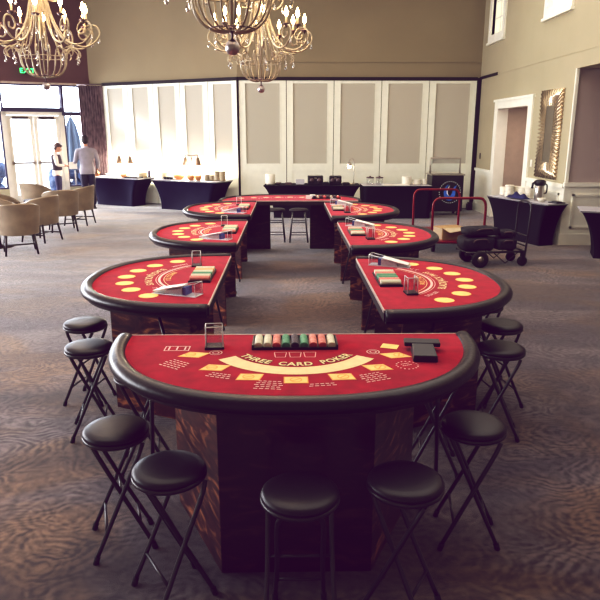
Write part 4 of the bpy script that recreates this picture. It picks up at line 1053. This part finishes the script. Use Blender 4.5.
# ------------------------------------------------------------------ people
def skin_obj(nodes, edges, root=0, sub=2):
    me = bpy.data.meshes.new('sk'); me.from_pydata([n[0] for n in nodes], edges, [])
    o = bpy.data.objects.new('sk', me); COL.objects.link(o)
    mo = o.modifiers.new('s', 'SKIN')
    lay = me.skin_vertices[0].data if me.skin_vertices else None
    if lay is None:
        bm = bmesh.new(); bm.from_mesh(me); bm.verts.layers.skin.verify(); bm.to_mesh(me); bm.free(); lay = me.skin_vertices[0].data
    for i, n in enumerate(nodes):
        rr = n[1]; lay[i].radius = rr if isinstance(rr, tuple) else (rr, rr)
        lay[i].use_root = (i == root)
    s = o.modifiers.new('ss', 'SUBSURF'); s.levels = sub; s.render_levels = sub
    dg = bpy.context.evaluated_depsgraph_get(); dg.update()
    m2 = bpy.data.meshes.new_from_object(o.evaluated_get(dg))
    out = ([tuple(v.co) for v in m2.vertices], [tuple(p.vertices) for p in m2.polygons])
    bpy.data.objects.remove(o); bpy.data.meshes.remove(me); bpy.data.meshes.remove(m2)
    return out
def fused(name, mb, mt, parent, voxel=.008, label=None, smooth=3):
    """one continuous surface out of overlapping pieces"""
    o = bpy.data.objects.new('tmp', mb.mesh('tmp', mt)); COL.objects.link(o)
    r_ = o.modifiers.new('r', 'REMESH'); r_.mode = 'VOXEL'; r_.voxel_size = voxel; r_.use_smooth_shade = True
    if smooth: q = o.modifiers.new('sm', 'SMOOTH'); q.iterations = smooth; q.factor = .5
    dg = bpy.context.evaluated_depsgraph_get(); dg.update()
    me = bpy.data.meshes.new_from_object(o.evaluated_get(dg)); me.name = name
    bpy.data.objects.remove(o)
    if not me.materials: me.materials.append(M[mt])
    n = bpy.data.objects.new(name, me); COL.objects.link(n); n.parent = parent
    if label: n['label'] = label
    return n
def person(label, loc, rz, H, hairm, shirt, pants, vest, armL, armR, head_pitch, female=False):
    """faces +y; armX = (shoulder->elbow->wrist) absolute points in unit body of height 1.75"""
    r = thing('person', label, 'person', loc, rz); k = H/1.75; r.scale = (k, k, k)
    sw_ = .165 if female else .195; hp = .088
    J = dict(pel=(0, 0, .95), waist=(0, .01, 1.08), chest=(0, 0, 1.27), neckb=(0, -.01, 1.44), neck=(0, .0, 1.51))
    sh = {-1: (-sw_, -.01, 1.41), 1: (sw_, -.01, 1.41)}
    hipz = .92
    body = MB()
    def chain(pts, rs): 
        v, f = skin_obj([(p, q) for p, q in zip(pts, rs)], [(i, i+1) for i in range(len(pts)-1)]); return v, f
    def add(mb, t): mb.add(t[0], t[1], 0, True)
    RINGS = [(.84, .150, .105, 0), (.92, .158, .112, -.005), (1.0, .146, .105, 0), (1.09, .130, .095, .008), (1.18, .142, .102, .008), (1.28, .160, .110, .004), (1.36, .172, .105, -.004), (1.415, .168, .088, -.010), (1.455, .115, .070, -.014), (1.485, .066, .058, -.010)]
    fs_ = .92 if female else 1.04
    def loft(z0, z1, d, extra=()):
        P_ = []
        for z, rx, ry, cy in RINGS:
            if z < z0 or z > z1: continue
            P_.append([((rx*fs_+d)*math.copysign(abs(math.cos(a))**.85, math.cos(a)), cy+(ry+d)*math.copysign(abs(math.sin(a))**.85, math.sin(a)), z+(d*.6 if z > 1.4 else 0)) for a in [2*PI*k/28 for k in range(28)]])
        m_ = MB(); m_.grid(P_, closed=True); o_ = len(m_.v)
        m_.f.append(tuple(range(28))); m_.m.append(0); m_.sm.append(True); m_.f.append(tuple(range(o_-28, o_))[::-1]); m_.m.append(0); m_.sm.append(True)
        return m_.v, m_.f
    torso = [((0, 0, .90), (.13, .10)), ((0, 0, .98), (.145, .105)), ((0, .01, 1.10), (.125, .09)), ((0, .005, 1.26), (.16, .105)), ((0, -.005, 1.38), (.155, .09)), ((0, -.01, 1.45), (.07, .065)), ((0, .0, 1.54), (.052, .055))]
    v, f = loft(.8, 1.6, 0); body.add(v, f, 0, True)
    body.tube([(0, -.012, 1.44), (0, 0, 1.54)], [.060, .052], 14)
    arms = {-1: armL, 1: armR}
    legs = {}
    for s in (-1, 1):
        e, w = arms[s]; S = Vector(sh[s]); E_ = Vector(e); Wp = Vector(w)
        add(body, chain([(s*.09, 0, 1.39), S, S.lerp(E_, .5), E_, E_.lerp(Wp, .35), Wp], [.055, .058, .046, .038, .038, .026]))
        d = (Wp-E_).normalized(); side = d.cross(Vector((0, 0, 1))).normalized(); dn = side.cross(d).normalized()
        palm = Wp+d*.055
        body.ball(palm, .042, 12, 8, 0, (1, 1, 1)) if False else add(body, chain([Wp, Wp+d*.03, Wp+d*.085], [.026, (.036), (.034)]))
        for i_, (o_, L_) in enumerate(((-.03, .062), (-.010, .074), (.010, .070), (.029, .055))):
            b0 = Wp+d*.085+side*o_; b1 = b0+d*L_*.5-dn*.008; b2_ = b0+d*L_*.85-dn*.028
            body.tube([b0-d*.02, b0, b1, b2_], [.010, .0095, .009, .0075], 8)
        th = Wp+d*.03+side*(-s)*.03; body.tube([Wp+d*.02, th, th+d*.04+side*(-s)*.016, th+d*.062+side*(-s)*.010-dn*.01], [.013, .012, .010, .008], 8)
        leg = [(s*hp, 0, .92), (s*hp, .01, .72), (s*hp*1.03, .015, .50), (s*hp*1.05, -.01, .36), (s*hp*1.06, -.01, .10)]
        legs[s] = leg; add(body, chain(leg, [.095, .082, .058, .056, .038]))
        add(body, chain([(s*hp*1.06, -.03, .06), (s*hp*1.1, .05, .045), (s*hp*1.15, .15, .03)], [.042, .042, .030]))
    # head
    hc = Vector((0, .03, 1.645)); rot = Matrix.Translation(Vector((0, 0, 1.53))) @ Matrix.Rotation(-head_pitch, 4, 'X') @ Matrix.Translation(Vector((0, 0, -1.53)))
    hd = MB(); hd.xf = rot
    hd.ball(hc+Vector((0, -.012, .02)), .1, 20, 14, 0, (.77, .95, 1.0)); hd.ball(hc+Vector((0, .025, -.045)), .07, 16, 12, 0, (.82, .88, 1.05))
    hd.tube([hc+Vector((0, .088, .015)), hc+Vector((0, .103, -.015)), hc+Vector((0, .107, -.030)), hc+Vector((0, .088, -.036))], [.008, .011, .014, .010], 10)
    for s in (-1, 1): hd.ball(hc+Vector((s*.077, -.005, -.005)), .03, 10, 8, 0, (.35, .6, 1.)); 
    hd.tube([hc+Vector((0, -.01, -.05)), hc+Vector((0, -.02, -.15))], .052, 12)
    body.add(hd.v, hd.f, 0, True)
    fused('body', body, 'skin', r, .0085)
    fc = MB(); fc.xf = rot
    for s in (-1, 1):
        fc.ball(hc+Vector((s*.030, .080, .008)), .0125, 10, 8, 0); fc.ball(hc+Vector((s*.030, .0905, .008)), .0062, 8, 6, 1)
        fc.tube([hc+Vector((s*.014, .089, .030)), hc+Vector((s*.03, .090, .035)), hc+Vector((s*.048, .080, .029))], .004, 6, 2)
    fc.tube([hc+Vector((-.024, .082, -.064)), hc+Vector((0, .092, -.062)), hc+Vector((.024, .082, -.064))], [.004, .0075, .004], 8, 3)
    fc.build('face_features', ['eye', 'iris', hairm, 'lip'], r)
    hr = MB(); hr.xf = rot
    hr.ball(hc+Vector((0, -.028, .036)), .106, 20, 14, 0, (.80, .93, .98)); hr.ball(hc+Vector((0, -.055, -.02)), .08, 14, 10, 0, (.92, .75, 1.05))
    hr.tube(bez([hc+Vector((-.06, .06, .075)), hc+Vector((0, .075, .088)), hc+Vector((.06, .06, .075))], 4), .022, 10)
    if female: hr.ball(hc+Vector((0, -.12, .03)), .038, 12, 8)
    fused('hair', hr, hairm, r, .01, smooth=2)
    # clothing
    sm = MB(); v, f = loft(.83, 1.46, .022); sm.add(v, f, 0, True)
    for s in (-1, 1):
        e, w = arms[s]; S = Vector(sh[s]); E_ = Vector(e); Wp = Vector(w)
        stop = E_.lerp(Wp, .80)
        add(sm, chain([(s*.08, 0, 1.385), S, S.lerp(E_, .5), E_, stop], [.080, .076, .063, .055, .044]))
    sm.tube([(0, -.012, 1.42), (0, -.008, 1.505)], [.082, .066], 16)
    fused('shirt', sm, shirt, r, .010)
    pm_ = MB(); v, f = loft(.83, 1.1, .015); pm_.add(v, f, 0, True)
    for s in (-1, 1): add(pm_, chain(legs[s][:-1]+[(s*hp*1.06, -.005, .075)], [.112, .100, .080, .074, .066]))
    fused('trousers', pm_, pants, r, .010)
    if vest:
        vm = MB(); v, f = loft(.99, 1.42, .036); vm.add(v, f, 0, True); fused('vest', vm, vest, r, .010)
    for s in (-1, 1):
        sh_ = MB(); add(sh_, chain([(s*hp*1.06, -.035, .055), (s*hp*1.1, .05, .05), (s*hp*1.15, .16, .036)], [.052, .050, .038])); sh_.box(s*hp*1.1-.045, s*hp*1.1+.045, -.08, .19, 0, .025)
        fused('shoe', sh_, 'shoe', r, .008)
    return r
woman = person('person in dark vest and white sleeves holding a dark tray by the glass doors', (-6.28, 17.85, 0), math.radians(-75), 1.66, 'hairb', 'shirtw', 'pantsb', 'vest',
       ((-.21, .03, 1.15), (-.10, .27, 1.12)), ((.21, .03, 1.15), (.10, .27, 1.12)), .42, True)
man = person('person in grey shirt and dark trousers seen from behind beside the patterned curtain', (-5.22, 17.05, 0), math.radians(28), 1.86, 'hair', 'shirtg', 'pants', None,
       ((-.26, .03, 1.14), (-.24, .28, 1.12)), ((.265, -.05, 1.13), (.25, .10, .92)), .30)
ty = MB().box(-.12, .12, -.08, .08, 0, .03).box(-.10, .10, -.06, .06, .03, .04)
q = math.radians(-75); o = ty.build('tray', 'blackplastic', loc=(-6.28-math.sin(q)*.41*.95, 17.85+math.cos(q)*.41*.95, 1.04), rz=q, bevel=.004); tag(o, 'small dark tray held by the person in the vest', 'tray')
q = math.radians(28)
o = MB().box(-.10, .10, -.006, .006, -.09, .09).build('towel', 'white', loc=(-5.22-.26*1.06*math.cos(q)-.39*1.06*math.sin(q), 17.05-.26*1.06*math.sin(q)+.39*1.06*math.cos(q), 1.10), rz=q); tag(o, 'white folded cloth held by the person in the grey shirt', 'cloth')

# ------------------------------------------------------------------ lights
def area(name, loc, target, sx, sy, power, col):
    l = bpy.data.lights.new(name, 'AREA'); l.shape = 'RECTANGLE'; l.size = sx; l.size_y = sy; l.energy = power; l.color = col
    o = bpy.data.objects.new(name, l); COL.objects.link(o); o.location = loc
    o.rotation_euler = (Vector(target)-Vector(loc)).to_track_quat('-Z', 'Y').to_euler(); return o
area('window_light_left', (LX+.15, 9.0, 2.2), (0, 9.0, 1.2), 12, 3.4, 900, (.94, .95, 1.))
area('window_light_left_near', (LX+.15, 1.5, 2.2), (0, 2.5, 1.0), 5, 3.0, 60, (.90, .93, 1.))
area('ceiling_fill', (.2, 8, CH-.1), (.2, 8, 0), 9, 11, 380, (1., .94, .82))
for i, (l, lab) in enumerate(CH_SP):
    p = bpy.data.lights.new('chandelier_glow', 'POINT'); p.energy = 55; p.color = (1., .70, .46); p.shadow_soft_size = .35
    o = bpy.data.objects.new('chandelier_glow', p); COL.objects.link(o); o.location = (l[0], l[1], l[2]+1.15)
p_ = Wt(2.75, 2.95, -.45); area('transom_daylight', p_, Wt(1.2, 0, 7.), 4.6, .55, 200, (.95, .97, 1.))
for t_, x_ in ((b1, .14), (b2, -.06)):
    for sgn in (-.2, .2):
        l = bpy.data.lights.new('heat_lamp_light', 'POINT'); l.energy = 48; l.color = (1., .86, .66); l.shadow_soft_size = .03
        o = bpy.data.objects.new('heat_lamp_light', l); COL.objects.link(o); o.location = bat(t_, x_+sgn, .10, .757+.33)
hl = area('hall_fill', (RX+.6, 14.0, 2.5), (RX+.7, 14.2, 0), .5, 1.2, 9, (1., .85, .7))  # unseen fill, added to brighten the hall behind the doorway
pm0 = Wt(2.75, 1.8, -.25); pl = area('window_portal', pm0, Wt(2.75, 1.8, 3), 4.9, 3.0, 1, (1, 1, 1)); pl.data.cycles.is_portal = True
su = bpy.data.lights.new('sun', 'SUN'); su.energy = 8.; su.angle = math.radians(9); su.color = (1., .97, .90)
o = bpy.data.objects.new('sun', su); COL.objects.link(o); o.rotation_euler = Vector((.93, -.06, -.26)).to_track_quat('-Z', 'Y').to_euler()
w = bpy.data.worlds.new('world'); sc.world = w; w.use_nodes = True; nt = w.node_tree
bg = nt.nodes['Background']; bg.inputs['Strength'].default_value = 7.
tc = nt.nodes.new('ShaderNodeTexCoord'); gr = nt.nodes.new('ShaderNodeTexGradient'); rp = nt.nodes.new('ShaderNodeValToRGB')
mp = nt.nodes.new('ShaderNodeMapping'); mp.inputs['Rotation'].default_value = (0, PI/2, 0)
sx = nt.nodes.new('ShaderNodeSeparateXYZ'); nt.links.new(tc.outputs['Generated'], sx.inputs[0]); nt.links.new(sx.outputs['Z'], rp.inputs[0])
rp.color_ramp.elements[0].color = (.85, .92, 1., 1); rp.color_ramp.elements[1].color = (.80, .90, 1., 1)
nt.links.new(rp.outputs[0], bg.inputs['Color'])

# ------------------------------------------------------------------ camera & colour
cam = bpy.data.cameras.new('camera'); co = bpy.data.objects.new('camera', cam); COL.objects.link(co)
cam.sensor_width = 36; cam.lens = 640/600*36; cam.clip_end = 200; cam.clip_start = .05
co.location = (0, 0, 1.95); co.rotation_euler = (math.radians(90-14.7), 0, math.radians(-1.04)); sc.camera = co
sc.view_settings.view_transform = 'Standard'; sc.view_settings.look = 'None'; sc.view_settings.exposure = .45
vs_ = sc.view_settings; vs_.use_curve_mapping = True; cmap = vs_.curve_mapping
for ci, lift in ((0, .010), (1, .001), (2, .012)):
    c_ = cmap.curves[ci]; c_.points[0].location = (0, lift)
    for x_, y_ in ((.03, .017), (.12, .095), (.35, .40), (.7, .86)): c_.points.new(x_, y_+lift*(1-x_)*.8)
    c_.points[-1].location = (1, (1.12, 1.125, 1.07)[ci])
cmap.use_clip = False
cmap.update()
